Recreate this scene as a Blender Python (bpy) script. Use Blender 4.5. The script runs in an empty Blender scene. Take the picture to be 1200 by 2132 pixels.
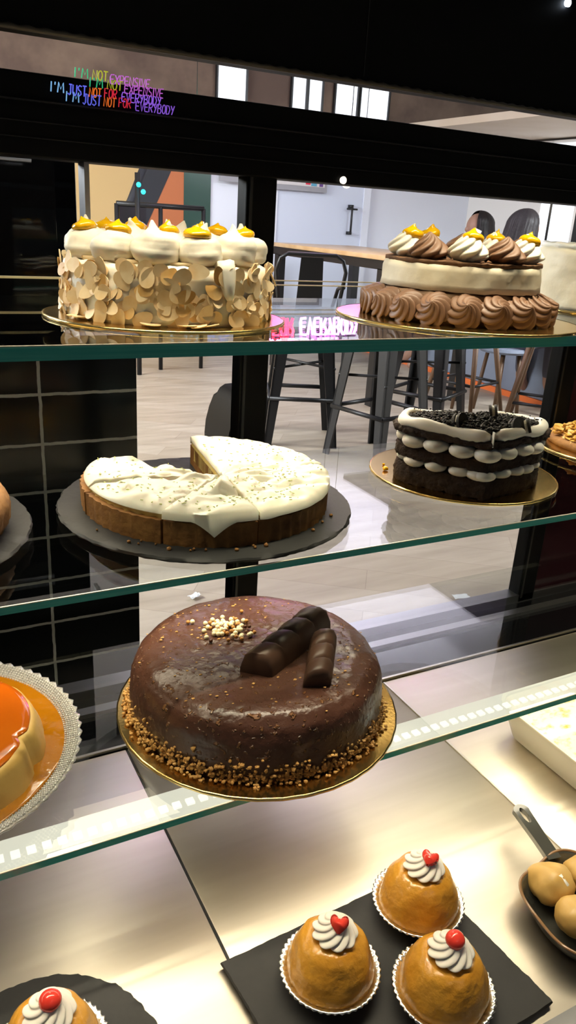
import bpy, bmesh, math, random
from mathutils import Vector, Matrix, noise
random.seed(7)
PI = math.pi
C = bpy.context.scene.collection
SC = bpy.context.scene
ZT, ZM, ZB, ZD = 1.144, 0.914, 0.71, 0.55          # tops of the three glass shelves and of the steel deck

# ------------------------------------------------------------------ materials
def mat(name, col, rough=.5, metal=0., spec=.5, emis=None, es=0., bump=None, var=None, sss=0., coat=0., trans=0., ior=1.45, sheen=0., alpha=1.):
    m = bpy.data.materials.new(name); m.use_nodes = True
    nt = m.node_tree; b = nt.nodes['Principled BSDF']
    b.inputs['Base Color'].default_value = (*col, 1)
    b.inputs['Roughness'].default_value = rough
    b.inputs['Metallic'].default_value = metal
    b.inputs['Specular IOR Level'].default_value = spec
    b.inputs['IOR'].default_value = ior
    if coat: b.inputs['Coat Weight'].default_value = coat; b.inputs['Coat Roughness'].default_value = .06
    if trans: b.inputs['Transmission Weight'].default_value = trans
    if sss:
        b.inputs['Subsurface Weight'].default_value = sss
        b.inputs['Subsurface Radius'].default_value = (.012, .007, .004)
        b.inputs['Subsurface Scale'].default_value = .5
    if emis: b.inputs['Emission Color'].default_value = (*emis, 1); b.inputs['Emission Strength'].default_value = es
    if var or bump:
        tc = nt.nodes.new('ShaderNodeTexCoord')
    if var:                                        # (colour2, scale, lo, hi)
        c2, sc, lo, hi = var[:4]
        n = nt.nodes.new('ShaderNodeTexNoise'); n.inputs['Scale'].default_value = sc; n.inputs['Detail'].default_value = 6
        n.inputs['Roughness'].default_value = .6
        r = nt.nodes.new('ShaderNodeValToRGB')
        r.color_ramp.elements[0].position = lo; r.color_ramp.elements[1].position = hi
        r.color_ramp.elements[0].color = (*col, 1); r.color_ramp.elements[1].color = (*c2, 1)
        if len(var) > 4:
            mp = nt.nodes.new('ShaderNodeMapping'); mp.inputs['Scale'].default_value = var[4]
            nt.links.new(tc.outputs['Object'], mp.inputs[0]); nt.links.new(mp.outputs[0], n.inputs['Vector'])
        else:
            nt.links.new(tc.outputs['Object'], n.inputs['Vector'])
        nt.links.new(n.outputs['Fac'], r.inputs[0]); nt.links.new(r.outputs[0], b.inputs['Base Color'])
    if bump:                                       # (scale, strength, distance)
        n = nt.nodes.new('ShaderNodeTexNoise'); n.inputs['Scale'].default_value = bump[0]; n.inputs['Detail'].default_value = 5
        bp = nt.nodes.new('ShaderNodeBump'); bp.inputs['Strength'].default_value = bump[1]; bp.inputs['Distance'].default_value = bump[2]
        nt.links.new(tc.outputs['Object'], n.inputs['Vector'])
        nt.links.new(n.outputs['Fac'], bp.inputs['Height']); nt.links.new(bp.outputs[0], b.inputs['Normal'])
    return m

def glass_mat(name, tint, boost=1.0, rough=0.0):
    """thin plate glass: clear transmission with a Fresnel mirror on top"""
    m = bpy.data.materials.new(name); m.use_nodes = True
    nt = m.node_tree; nt.nodes.clear()
    o = nt.nodes.new('ShaderNodeOutputMaterial'); t = nt.nodes.new('ShaderNodeBsdfTransparent')
    g = nt.nodes.new('ShaderNodeBsdfGlossy'); g.inputs['Roughness'].default_value = rough
    t.inputs[0].default_value = (*tint, 1)
    ge = nt.nodes.new('ShaderNodeNewGeometry')
    ior = nt.nodes.new('ShaderNodeMath'); ior.operation = 'MULTIPLY_ADD'      # 1.5 outside, 1/1.5 from behind
    ior.inputs[1].default_value = 1 / 1.5 - 1.5; ior.inputs[2].default_value = 1.5
    nt.links.new(ge.outputs['Backfacing'], ior.inputs[0])
    f = nt.nodes.new('ShaderNodeFresnel'); nt.links.new(ior.outputs[0], f.inputs['IOR'])
    k = nt.nodes.new('ShaderNodeMath'); k.operation = 'MULTIPLY'; k.inputs[1].default_value = boost; k.use_clamp = True
    nt.links.new(f.outputs[0], k.inputs[0])
    mx = nt.nodes.new('ShaderNodeMixShader')
    nt.links.new(k.outputs[0], mx.inputs[0]); nt.links.new(t.outputs[0], mx.inputs[1]); nt.links.new(g.outputs[0], mx.inputs[2])
    nt.links.new(mx.outputs[0], o.inputs['Surface'])
    return m

def clear_mat(name, v):
    m = bpy.data.materials.new(name); m.use_nodes = True
    nt = m.node_tree; nt.nodes.clear()
    o = nt.nodes.new('ShaderNodeOutputMaterial'); t = nt.nodes.new('ShaderNodeBsdfTransparent')
    t.inputs[0].default_value = (*v, 1); nt.links.new(t.outputs[0], o.inputs['Surface'])
    return m

def frost_mat(name, clear, col, es):
    """milky translucent lamp profile that glows"""
    m = bpy.data.materials.new(name); m.use_nodes = True
    nt = m.node_tree; nt.nodes.clear(); o = nt.nodes.new('ShaderNodeOutputMaterial')
    t = nt.nodes.new('ShaderNodeBsdfTransparent'); e = nt.nodes.new('ShaderNodeEmission'); mx = nt.nodes.new('ShaderNodeMixShader')
    e.inputs[0].default_value = (*col, 1); e.inputs[1].default_value = es; mx.inputs[0].default_value = 1 - clear
    nt.links.new(t.outputs[0], mx.inputs[1]); nt.links.new(e.outputs[0], mx.inputs[2]); nt.links.new(mx.outputs[0], o.inputs['Surface'])
    return m

def wood_floor():
    m = bpy.data.materials.new('oak_floor'); m.use_nodes = True
    nt = m.node_tree; b = nt.nodes['Principled BSDF']; b.inputs['Roughness'].default_value = .45
    tc = nt.nodes.new('ShaderNodeTexCoord')
    mp = nt.nodes.new('ShaderNodeMapping'); mp.inputs['Rotation'].default_value = (0, 0, .62)
    br = nt.nodes.new('ShaderNodeTexBrick'); br.inputs['Scale'].default_value = 1.0
    br.inputs['Brick Width'].default_value = 1.2; br.inputs['Row Height'].default_value = .17; br.inputs['Mortar Size'].default_value = .0015
    br.inputs['Color1'].default_value = (.38, .315, .235, 1); br.inputs['Color2'].default_value = (.46, .395, .31, 1)
    br.inputs['Mortar'].default_value = (.30, .24, .18, 1)
    n = nt.nodes.new('ShaderNodeTexNoise'); n.inputs['Scale'].default_value = 2.2; n.inputs['Detail'].default_value = 7
    m2 = nt.nodes.new('ShaderNodeMapping'); m2.inputs['Scale'].default_value = (1, 7, 1); m2.inputs['Rotation'].default_value = (0, 0, .62)
    r = nt.nodes.new('ShaderNodeValToRGB')
    r.color_ramp.elements[0].position = .3; r.color_ramp.elements[0].color = (.62, .60, .58, 1)
    r.color_ramp.elements[1].position = .7; r.color_ramp.elements[1].color = (1, 1, 1, 1)
    mx = nt.nodes.new('ShaderNodeMixRGB'); mx.blend_type = 'MULTIPLY'; mx.inputs[0].default_value = .8
    L = nt.links.new
    L(tc.outputs['Object'], mp.inputs[0]); L(mp.outputs[0], br.inputs['Vector'])
    L(tc.outputs['Object'], m2.inputs[0]); L(m2.outputs[0], n.inputs['Vector']); L(n.outputs['Fac'], r.inputs[0])
    L(br.outputs['Color'], mx.inputs[1]); L(r.outputs[0], mx.inputs[2]); L(mx.outputs[0], b.inputs['Base Color'])
    return m

def tile_mat():
    m = bpy.data.materials.new('dark_tile'); m.use_nodes = True
    nt = m.node_tree; b = nt.nodes['Principled BSDF']
    tc = nt.nodes.new('ShaderNodeTexCoord'); mp = nt.nodes.new('ShaderNodeMapping')
    mp.inputs['Rotation'].default_value = (PI / 2, 0, 0)
    br = nt.nodes.new('ShaderNodeTexBrick'); br.offset = 0; br.inputs['Scale'].default_value = 1
    br.inputs['Brick Width'].default_value = .197; br.inputs['Row Height'].default_value = .0985; br.inputs['Mortar Size'].default_value = .0031
    br.inputs['Mortar Smooth'].default_value = .1
    br.inputs['Color1'].default_value = (.018, .020, .020, 1); br.inputs['Color2'].default_value = (.028, .031, .030, 1)
    br.inputs['Mortar'].default_value = (.80, .81, .76, 1)
    n = nt.nodes.new('ShaderNodeTexNoise'); n.inputs['Scale'].default_value = 40; n.inputs['Detail'].default_value = 3
    dm = nt.nodes.new('ShaderNodeMixRGB'); dm.inputs[0].default_value = .004
    L = nt.links.new
    sx = nt.nodes.new('ShaderNodeSeparateXYZ'); cx = nt.nodes.new('ShaderNodeCombineXYZ')
    L(tc.outputs['Object'], sx.inputs[0]); ox = nt.nodes.new('ShaderNodeMath'); ox.operation = 'ADD'; ox.inputs[1].default_value = -.063 + 1.97
    oz = nt.nodes.new('ShaderNodeMath'); oz.operation = 'ADD'; oz.inputs[1].default_value = -.0155 + .985
    L(sx.outputs['X'], ox.inputs[0]); L(sx.outputs['Z'], oz.inputs[0]); L(ox.outputs[0], cx.inputs['X']); L(oz.outputs[0], cx.inputs['Y'])
    L(tc.outputs['Object'], n.inputs['Vector'])
    L(cx.outputs[0], dm.inputs[1]); L(n.outputs['Color'], dm.inputs[2]); L(dm.outputs[0], br.inputs['Vector'])
    L(br.outputs['Color'], b.inputs['Base Color'])
    rr = nt.nodes.new('ShaderNodeMath'); rr.operation = 'MULTIPLY_ADD'; rr.inputs[1].default_value = .5; rr.inputs[2].default_value = .12
    L(br.outputs['Fac'], rr.inputs[0]); L(rr.outputs[0], b.inputs['Roughness'])
    return m

def choc_glaze():
    """dark glossy ganache with rough flecked patches of chopped nut under the glaze"""
    m = mat('ganache', (.036, .014, .008), .30, coat=.12)
    nt = m.node_tree; b = nt.nodes['Principled BSDF']; L = nt.links.new
    tc = nt.nodes.new('ShaderNodeTexCoord')
    n1 = nt.nodes.new('ShaderNodeTexNoise'); n1.inputs['Scale'].default_value = 150; n1.inputs['Detail'].default_value = 2
    r1 = nt.nodes.new('ShaderNodeValToRGB'); r1.color_ramp.elements[0].position = .61; r1.color_ramp.elements[1].position = .70
    v = nt.nodes.new('ShaderNodeTexNoise'); v.inputs['Scale'].default_value = 60; v.inputs['Detail'].default_value = 4
    bp = nt.nodes.new('ShaderNodeBump'); bp.inputs['Strength'].default_value = .7; bp.inputs['Distance'].default_value = .004
    mx = nt.nodes.new('ShaderNodeMixRGB'); mx.inputs[1].default_value = (.078, .033, .021, 1); mx.inputs[2].default_value = (.20, .09, .035, 1)
    for n in (n1, v): L(tc.outputs['Object'], n.inputs['Vector'])
    L(n1.outputs['Fac'], r1.inputs[0]); L(r1.outputs[0], mx.inputs[0]); L(mx.outputs[0], b.inputs['Base Color'])
    ad = nt.nodes.new('ShaderNodeMath'); ad.operation = 'ADD'
    L(r1.outputs[0], ad.inputs[0]); L(v.outputs['Fac'], ad.inputs[1]); L(ad.outputs[0], bp.inputs['Height']); L(bp.outputs[0], b.inputs['Normal'])
    return m

M = {}
M['glass'] = glass_mat('shelf_glass', (.955, .975, .965))
M['pane'] = clear_mat('clear_pane', (.955, .965, .96))
M['edge'] = mat('glass_edge_green', (.05, .50, .46), .12, spec=.6, var=((.13, .68, .60), 9, .3, .7, (.4, 1, 90)))
M['edgetop'] = mat('glass_arris', (.75, .72, .6), .2, spec=.8)
M['black'] = mat('black_metal', (.0025, .0025, .003), .5, spec=.12)
M['blackgloss'] = mat('black_gloss', (.004, .004, .005), .06, spec=.5)
M['charcoal'] = mat('charcoal_metal', (.011, .011, .012), .4, metal=.0)
M['alu'] = mat('grey_aluminium', (.35, .35, .36), .35, metal=1)
M['railgrey'] = mat('grey_rail', (.20, .20, .21), .45, metal=.3)
M['trim'] = mat('rope_trim', (.06, .052, .045), .5)
M['maroon'] = mat('maroon_panel', (.020, .006, .009), .12)
M['steel'] = mat('brushed_steel', (.62, .56, .47), .40, metal=1, var=((.69, .63, .54), 3, .3, .7, (1, 14, 1)), bump=(9, .04, .01))
M['ledglint'] = mat('pale_led_glint', (.85, .74, .45), .5)
M['seam'] = mat('seam_black', (.01, .01, .01), .6)
M['lip'] = mat('steel_lip', (.8, .75, .68), .3, metal=1)
M['led'] = mat('led_diffuser', (.9, .9, .85), .4, emis=(1, .92, .72), es=1.5)
M['ledframe'] = frost_mat('frosted_profile', .45, (1, .94, .78), 1.15)
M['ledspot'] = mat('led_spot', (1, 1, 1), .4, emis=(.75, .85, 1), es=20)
M['gold'] = mat('gold_card', (.62, .43, .15), .17, metal=1, bump=(220, .06, .002))
M['goldedge'] = mat('gold_card_rim', (.80, .58, .22), .25, metal=1)
M['slate'] = mat('slate', (.020, .020, .0205), .6, spec=.3, var=((.034, .033, .033), 14, .3, .7), bump=(60, .35, .002))
M['cream'] = mat('whipped_cream', (.83, .78, .66), .55, sss=.15, bump=(120, .25, .001))
M['creamw'] = mat('white_cream', (.86, .82, .70), .4, sss=.12)
M['piped'] = mat('piped_cream', (.84, .79, .72), .45, sss=.1)
M['choccream'] = mat('chocolate_cream', (.215, .115, .066), .45, bump=(90, .15, .001))
M['chocmousse'] = mat('chocolate_mousse', (.34, .20, .10), .6, var=((.20, .105, .05), 30, .45, .8), bump=(130, .3, .0015))
M['vanilla'] = mat('vanilla_mousse', (.78, .70, .53), .55, var=((.66, .55, .38), 25, .5, .85), bump=(90, .3, .0015))
M['sponge'] = mat('cocoa_sponge', (.22, .11, .05), .8, var=((.11, .05, .022), 60, .35, .7), bump=(200, .6, .002))
M['curd'] = mat('lemon_curd', (.93, .50, .006), .12, sss=.1, coat=.4)
M['almond'] = mat('sliced_almond', (.86, .68, .42), .5, var=((.70, .43, .16), 45, .4, .85))
M['almond2'] = mat('toasted_almond', (.62, .35, .10), .5, var=((.78, .56, .28), 45, .4, .85))
M['genoise'] = mat('genoise', (.72, .52, .25), .7, var=((.82, .70, .48), 30, .35, .7), bump=(60, .6, .003))
M['meringue'] = mat('tart_cream', (.88, .83, .68), .38, sss=.12)
M['crust'] = mat('baked_crust', (.36, .17, .045), .75, var=((.15, .06, .016), 40, .35, .75), bump=(120, .7, .002))
M['lime'] = mat('lime_zest', (.55, .60, .16), .6)
M['filling'] = mat('lemon_filling', (.80, .58, .16), .4, var=((.86, .70, .32), 40, .4, .7), bump=(70, .4, .002))
M['dark'] = mat('dark_sponge', (.020, .010, .007), .85, var=((.045, .024, .015), 90, .35, .7), bump=(180, .9, .003))
M['cookie'] = mat('black_cookie', (.012, .008, .007), .7, bump=(160, .5, .001))
M['ganache'] = choc_glaze()
M['bar'] = mat('milk_chocolate_bar', (.085, .043, .027), .40)
M['nut'] = mat('caramel_nut', (.46, .22, .05), .55, var=((.62, .36, .11), 20, .3, .7))
M['pearlw'] = mat('white_pearl', (.88, .78, .50), .3)
M['pearlb'] = mat('brown_pearl', (.10, .035, .014), .3)
M['pearlc'] = mat('caramel_pearl', (.46, .21, .05), .3)
M['caramel'] = mat('caramel', (.36, .070, .003), .06, coat=.4, var=((.44, .10, .005), 6, .3, .7))
M['syrup'] = mat('caramel_syrup', (.46, .17, .005), .05, coat=.5, trans=.45, bump=(38, .5, .004))
M['flan'] = mat('flan_custard', (.60, .39, .12), .45, var=((.50, .29, .07), 25, .35, .75), bump=(70, .35, .002))
M['pressed'] = mat('pressed_glass', (.95, .95, .93), .05, trans=.75, ior=1.45)
M['bead'] = mat('pressed_glass_bead', (.93, .92, .88), .06, trans=.7, spec=.9)
M['baba'] = mat('baba_sponge', (.56, .245, .022), .22, coat=.3, var=((.70, .36, .05), 22, .32, .7), bump=(170, .55, .002))
M['foil'] = mat('aluminium_foil', (.86, .85, .82), .22, metal=1, bump=(240, .25, .0015))
M['cherry'] = mat('candied_cherry', (.86, .06, .04), .14, sss=.2, coat=.5)
M['tub'] = mat('milky_plastic', (.80, .74, .60), .25, sss=.1)
M['custard'] = mat('tiramisu_cream', (.88, .80, .62), .5, var=((.66, .33, .06), 34, .50, .64, (1, 1.6, 1)))
M['pan'] = mat('glazed_stoneware', (.055, .055, .048), .14, coat=.5)
M['panrim'] = mat('stoneware_rim', (.24, .13, .06), .2, coat=.4)
M['dough'] = mat('fried_dough', (.58, .34, .085), .35, var=((.68, .46, .17), 16, .3, .7), bump=(60, .25, .002))
M['sugar'] = mat('icing', (.9, .88, .82), .3)
M['floor'] = wood_floor()
M['tile'] = tile_mat()
M['wallb'] = mat('bluish_white_wall', (.77, .81, .90), .8)
M['wallw'] = mat('warm_white_wall', (.78, .76, .73), .8)
M['brownwall'] = mat('brown_wall', (.10, .065, .05), .8, var=((.20, .14, .10), 2, .4, .7))
M['beige'] = mat('beige_soffit', (.55, .45, .34), .7, var=((.66, .58, .50), 1.2, .3, .7))
M['ceil'] = mat('ceiling_white', (.7, .7, .7), .8)
M['doorw'] = mat('painted_door', (.64, .70, .83), .5)
M['tan'] = mat('tan_paint', (.52, .36, .16), .7)
M['orange'] = mat('rust_orange_paint', (.45, .14, .05), .6)
M['orangem'] = mat('orange_metal', (.72, .16, .04), .4)
M['mural'] = mat('dark_paint', (.02, .022, .028), .6)
M['green'] = mat('dark_green_glass', (.03, .07, .055), .2)
M['daylight'] = mat('daylight_pane', (.9, .9, .95), .4, emis=(.86, .90, 1), es=.95)
M['bulb'] = mat('lit_globe', (1, .95, .85), .3, emis=(1, .88, .74), es=1.6)
M['cyan'] = mat('cyan_lamp', (.02, .6, .65), .3, emis=(.02, .85, .95), es=2.5)
M['booth'] = mat('blue_grey_upholstery', (.20, .23, .30), .7)
M['tabletop'] = mat('oak_table', (.60, .41, .22), .28, var=((.44, .27, .12), 6, .35, .7, (8, 1, 1)))
M['walnut'] = mat('walnut_leg', (.13, .07, .035), .5)
M['skin'] = mat('skin', (.30, .165, .115), .55, sss=.05)
M['hair'] = mat('dark_hair', (.012, .009, .009), .45, var=((.05, .04, .042), 30, .35, .7, (14, 14, 1)))
M['hairg'] = mat('ash_brown_hair', (.025, .020, .022), .45, var=((.11, .095, .10), 26, .35, .7, (14, 14, 1)))
M['cloth'] = mat('pale_cloth', (.70, .62, .68), .85)
M['clothd'] = mat('dark_cloth', (.06, .06, .08), .85)
M['paper'] = mat('paper_scrap', (.85, .85, .85), .7)
M['picture'] = mat('picture_print', (.62, .60, .60), .6)
M['red'] = mat('red_print', (.65, .02, .06), .6)
M['teal'] = mat('teal_print', (.10, .35, .50), .6)
M['violet'] = mat('violet_print', (.12, .05, .22), .6)
NEON = dict(green=(.02, .62, .26), yellow=(.50, .52, .02), pink=(.62, .13, .70), sky=(.25, .55, .95), blue=(.15, .17, 1), orange=(.95, .17, .02), red=(.75, .02, .05), purple=(.32, .12, .85))
def neon(name, k): return mat('neon_' + name + '_%d' % int(k * 10), (.02, .02, .02), .4, emis=NEON[name], es=k)

# ------------------------------------------------------------------ object helpers
def tag(o, label=None, cat=None, group=None, kind=None):
    if label: o['label'] = label
    if cat: o['category'] = cat
    if group: o['group'] = group
    if kind: o['kind'] = kind
    return o
def thing(name, label, cat, loc=(0, 0, 0), rz=0, group=None):
    o = bpy.data.objects.new(name, None); C.objects.link(o)
    o.empty_display_size = .02
    o.location = loc; o.rotation_euler = (0, 0, rz)
    return tag(o, label, cat, group)
def obj(name, bm, m, parent=None, loc=None, rot=None, smooth=True, ang=None):
    me = bpy.data.meshes.new(name); bmesh.ops.recalc_face_normals(bm, faces=bm.faces); bm.to_mesh(me); bm.free()
    for mm in (m if isinstance(m, (list, tuple)) else [m]): me.materials.append(mm)
    for p in me.polygons: p.use_smooth = smooth
    if smooth and ang: 
        try: me.set_sharp_from_angle(angle=math.radians(ang))
        except Exception: pass
    o = bpy.data.objects.new(name, me); C.objects.link(o)
    if parent: o.parent = parent
    if loc: o.location = loc
    if rot: o.rotation_euler = rot
    return o
def struct(name, bm, m, **k):
    o = obj(name, bm, m, **k); o['kind'] = 'structure'; return o
def dup(root, loc=None, rz=None, label=None, group=None, scale=None):
    r = root.copy(); C.objects.link(r)
    if loc is not None: r.location = loc
    if rz is not None: r.rotation_euler = (0, 0, rz)
    if scale: r.scale = (scale,) * 3
    if label: r['label'] = label
    if group: r['group'] = group
    for ch in list(root.children):
        c = ch.copy(); C.objects.link(c); c.parent = r
        for g in ch.children:
            d = g.copy(); C.objects.link(d); d.parent = c
    return r
def inst(src, parent, mtx, m=None):
    """another part sharing SRC's mesh"""
    o = src.copy(); C.objects.link(o); o.parent = parent; o.matrix_local = mtx
    return o
BM = bmesh.new
def box(bm, x0, x1, y0, y1, z0, z1, bev=0., seg=2):
    r = bmesh.ops.create_cube(bm, size=1)
    vs = r['verts']
    for v in vs:
        v.co = Vector((x0 + (v.co.x + .5) * (x1 - x0), y0 + (v.co.y + .5) * (y1 - y0), z0 + (v.co.z + .5) * (z1 - z0)))
    if bev:
        es = list({e for v in vs for e in v.link_edges})
        bmesh.ops.bevel(bm, geom=es, offset=bev, segments=seg, profile=.5, affect='EDGES')
    return bm
def bx(*a, **k): return box(BM(), *a, **k)
def grid(bm, nu, nv, fn, cu=True, cap0=False, cap1=False, mi=None):
    """nu columns (closed if cu) by nv rows of fn(u,v)"""
    rows = [[bm.verts.new(fn(i / (nu if cu else nu - 1), j / (nv - 1))) for i in range(nu)] for j in range(nv)]
    fs = []
    for j in range(nv - 1):
        for i in range(nu if cu else nu - 1):
            k = (i + 1) % nu
            fs.append(bm.faces.new((rows[j][i], rows[j][k], rows[j + 1][k], rows[j + 1][i])))
    if cap0: fs.append(bm.faces.new(rows[0][::-1]))
    if cap1: fs.append(bm.faces.new(rows[-1]))
    return rows
def lathe(prof, n=64, bm=None, mod=None, cap0=False, cap1=False):
    """revolve prof [(r,z)..]; mod(theta, r, z) -> (r, z)"""
    bm = bm or BM(); k = len(prof)
    def fn(u, v):
        r, z = prof[min(k - 1, int(round(v * (k - 1))))]
        th = u * 2 * PI
        if mod: r, z = mod(th, r, z)
        return (r * math.cos(th), r * math.sin(th), z)
    grid(bm, n, k, fn, True, cap0, cap1)
    bmesh.ops.remove_doubles(bm, verts=bm.verts, dist=1e-6)
    return bm
def dense(prof, step):
    out = [prof[0]]
    for a, b in zip(prof, prof[1:]):
        n = max(1, int(math.hypot(b[0] - a[0], b[1] - a[1]) / step))
        out += [(a[0] + (b[0] - a[0]) * i / n, a[1] + (b[1] - a[1]) * i / n) for i in range(1, n + 1)]
    return out
def tube(bm, pts, r, n=8, closed=False, cap=True):
    pts = [Vector(p) for p in pts]; N = len(pts); rows = []
    up = Vector((0, 0, 1))
    prev = None
    for i, p in enumerate(pts):
        a = pts[(i - 1) % N] if (closed or i > 0) else p
        b = pts[(i + 1) % N] if (closed or i < N - 1) else p
        t = (b - a); t = t.normalized() if t.length > 1e-9 else Vector((0, 0, 1))
        if prev is None:
            s = t.cross(up); s = s.normalized() if s.length > 1e-3 else t.cross(Vector((1, 0, 0))).normalized()
        else:
            s = prev - t * prev.dot(t); s = s.normalized() if s.length > 1e-6 else prev
        prev = s; q = t.cross(s)
        rr = r[i] if isinstance(r, (list, tuple)) else r
        rows.append([bm.verts.new(p + (s * math.cos(k * 2 * PI / n) + q * math.sin(k * 2 * PI / n)) * rr) for k in range(n)])
    for j in range(N if closed else N - 1):
        A, B = rows[j], rows[(j + 1) % N]
        for i in range(n): bm.faces.new((A[i], A[(i + 1) % n], B[(i + 1) % n], B[i]))
    if cap and not closed: bm.faces.new(rows[0][::-1]); bm.faces.new(rows[-1])
    return bm
def prism(outline, z0, z1, bm=None):
    bm = bm or BM()
    lo = [bm.verts.new((x, y, z0)) for x, y in outline]; hi = [bm.verts.new((x, y, z1)) for x, y in outline]
    n = len(outline)
    bm.faces.new(lo[::-1]); bm.faces.new(hi)
    for i in range(n): bm.faces.new((lo[i], lo[(i + 1) % n], hi[(i + 1) % n], hi[i]))
    return bm
def ball(bm, c, r, sub=2, sq=(1, 1, 1), nz=0., ns=60.):
    q = bmesh.ops.create_icosphere(bm, subdivisions=sub, radius=1)
    s = random.random() * 50
    for v in q['verts']:
        k = 1 + (nz * noise.noise(v.co * (ns * r) + Vector((s, s, s))) if nz else 0)
        v.co = Vector((c[0] + v.co.x * r * sq[0] * k, c[1] + v.co.y * r * sq[1] * k, c[2] + v.co.z * r * sq[2] * k))
    return bm
def wob(bm, amp, sc, seed=0., zmin=None):
    bm.normal_update()
    for v in bm.verts:
        if zmin is not None and v.co.z < zmin: continue
        d = noise.noise(v.co * sc + Vector((seed, seed * .7, seed * 1.3)))
        v.co += v.normal * d * amp
    return bm
def T(x, y, z, rx=0, ry=0, rz=0, s=1):
    return Matrix.Translation((x, y, z)) @ Matrix.Rotation(rz, 4, 'Z') @ Matrix.Rotation(ry, 4, 'Y') @ Matrix.Rotation(rx, 4, 'X') @ Matrix.Scale(s, 4)
def swirl(R, H, lobes=7, twist=1.6, depth=.16, nu=84, nv=26, tip=.05, belly=.25):
    """a star-nozzle rosette: fluted, twisting and drawn up to a point"""
    bm = BM()
    def fn(u, v):
        th = u * 2 * PI
        prof = math.sin(min(1, (v + .12) / (belly + .12)) * PI / 2) * (1 - max(0, (v - belly) / (1 - belly)) ** 1.25 * (1 - tip))
        f = abs(math.cos(lobes / 2 * (th - twist * v)))
        r = R * prof * (1 - depth + depth * 1.6 * f ** .8)
        return (r * math.cos(th), r * math.sin(th), H * v ** .92)
    grid(bm, nu, nv, fn, True, True, True)
    return bm
def dollop(R, H, seed, point=.3):
    bm = BM()
    prof = [(0.0, 0), (.80, 0), (.97, .12), (1.03, .30), (.98, .48), (.84, .63), (.62, .73), (.40, .79), (.25, .85), (.13, .93), (.04, 1.0), (0, 1.01)]
    prof = [(r * R, (z if z < .75 else .75 + (z - .75) * (point / .25)) * H) for r, z in prof]
    lathe(dense(prof, R * .09), 40, bm)
    bm.normal_update()
    for v in bm.verts:
        p = v.co.copy()
        d = noise.noise(p * 55 + Vector((seed, 0, 0))) * .0022 + noise.noise(p * 170 + Vector((0, seed, 0))) * .0007
        ridge = math.sin(math.atan2(p.y, p.x) + p.z * 330 + seed) * .0007
        if p.z > .0005: v.co += v.normal * (d + ridge)
        if p.z > H * .78: v.co += Vector((math.cos(seed), math.sin(seed), 0)) * (p.z - H * .78) * .5
    return bm
def board(name, label, cat, x, y, z, r, m, rim, rz=0, th=.003, group=None):
    t = thing(name, label, cat, (x, y, z), rz, group)
    obj('disc', lathe([(0, 0), (r - .001, 0), (r, th * .5), (r - .001, th), (0, th)], 96), m, t, ang=30)
    obj('rim', lathe([(r - .0012, .0002), (r + .0006, .0003), (r + .0006, th - .0002), (r - .0012, th + .0003)], 128, mod=lambda a, q, zz: (q + .0003 * math.sin(a * 90), zz)), rim, t)
    return t
def slate_disc(name, label, x, y, z, r, th=.008, seed=0):
    def mod(a, q, zz):
        if q > r * .93:
            d = noise.noise(Vector((math.cos(a) * 9 + seed, math.sin(a) * 9, zz * 260))) * .0022 + noise.noise(Vector((math.cos(a) * 40, math.sin(a) * 40 + seed, zz * 600))) * .0016
            return q + d - (0.004 if zz < th * .3 else 0), zz
        return q, zz
    t = thing(name, label, 'serving board', (x, y, z))
    obj('slab', lathe([(0, 0), (r - .006, 0), (r - .003, th * .25), (r - .001, th * .5), (r, th * .75), (r - .0015, th), (r * .92, th), (0, th)], 180, mod=mod), M['slate'], t, ang=40)
    return t
def area(name, loc, rot, sx, sy, power, col):
    l = bpy.data.lights.new(name, 'AREA'); l.shape = 'RECTANGLE'; l.size = sx; l.size_y = sy; l.energy = power; l.color = col
    o = bpy.data.objects.new(name, l); C.objects.link(o); o.location = loc; o.rotation_euler = rot
    return o

# ------------------------------------------------------------------ camera
R = ((.885, .1168, -.4499), (-.4610, .3416, -.8189), (.0580, .9322, .3565))
Xv = Vector((3150, 416, -1600)).normalized(); Zv = Vector((260, 4184, 1600)).normalized()
Yv = Zv.cross(Xv).normalized(); Zv = Xv.cross(Yv)
cd = bpy.data.cameras.new('camera'); cam = bpy.data.objects.new('camera', cd); C.objects.link(cam)
cam.matrix_world = Matrix.Translation((0, 0, 1.25)) @ Matrix((Xv, Yv, Zv)).to_4x4()
cd.sensor_fit = 'VERTICAL'; cd.sensor_height = 36; cd.lens = 36 * 1600 / 2132; cd.clip_start = .01; cd.clip_end = 60
SC.camera = cam

# ------------------------------------------------------------------ the room
struct('floor', bx(-4, 7, -2.5, 8, -.05, 0), M['floor'], smooth=False)
struct('ceiling', bx(-4, 7, 1.3, 8, 2.62, 2.7), M['ceil'], smooth=False)
struct('wall_back', bx(2.88, 6.1, 7.1, 7.2, 0, 2.08), M['wallb'], smooth=False)
struct('wall_right', bx(5.9, 6.0, 1.3, 7.1, 0, 2.08), M['wallw'], smooth=False)
struct('wall_left', bx(-4, -3.9, 1.3, 7.2, 0, 2.62), M['brownwall'], smooth=False)
struct('wall_upper', bx(-4, 7, 7.1, 7.2, 2.08, 2.62), M['brownwall'], smooth=False)
struct('wall_mural', bx(-4, 2.88, 7.1, 7.2, 0, 2.08), M['tan'], smooth=False)
struct('trim_1', bx(4.75, 6.1, 3.2, 7.1, 2.10, 2.16), M['beige'], smooth=False)
struct('added_dark_panel', bx(3.40, 4.74, 3.4, 5.25, 2.58, 2.62), mat('added_dark', (.02, .013, .028), .8), smooth=False)  # unseen dark panel added to darken the ceiling's reflection in the middle shelf
window_glints = [(2.92, 3.19), (3.66, 3.80), (3.83, 3.97), (4.12, 4.36), (4.40, 4.72)]  # bright reflections in the gap above the header, built as glowing window panes
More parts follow.
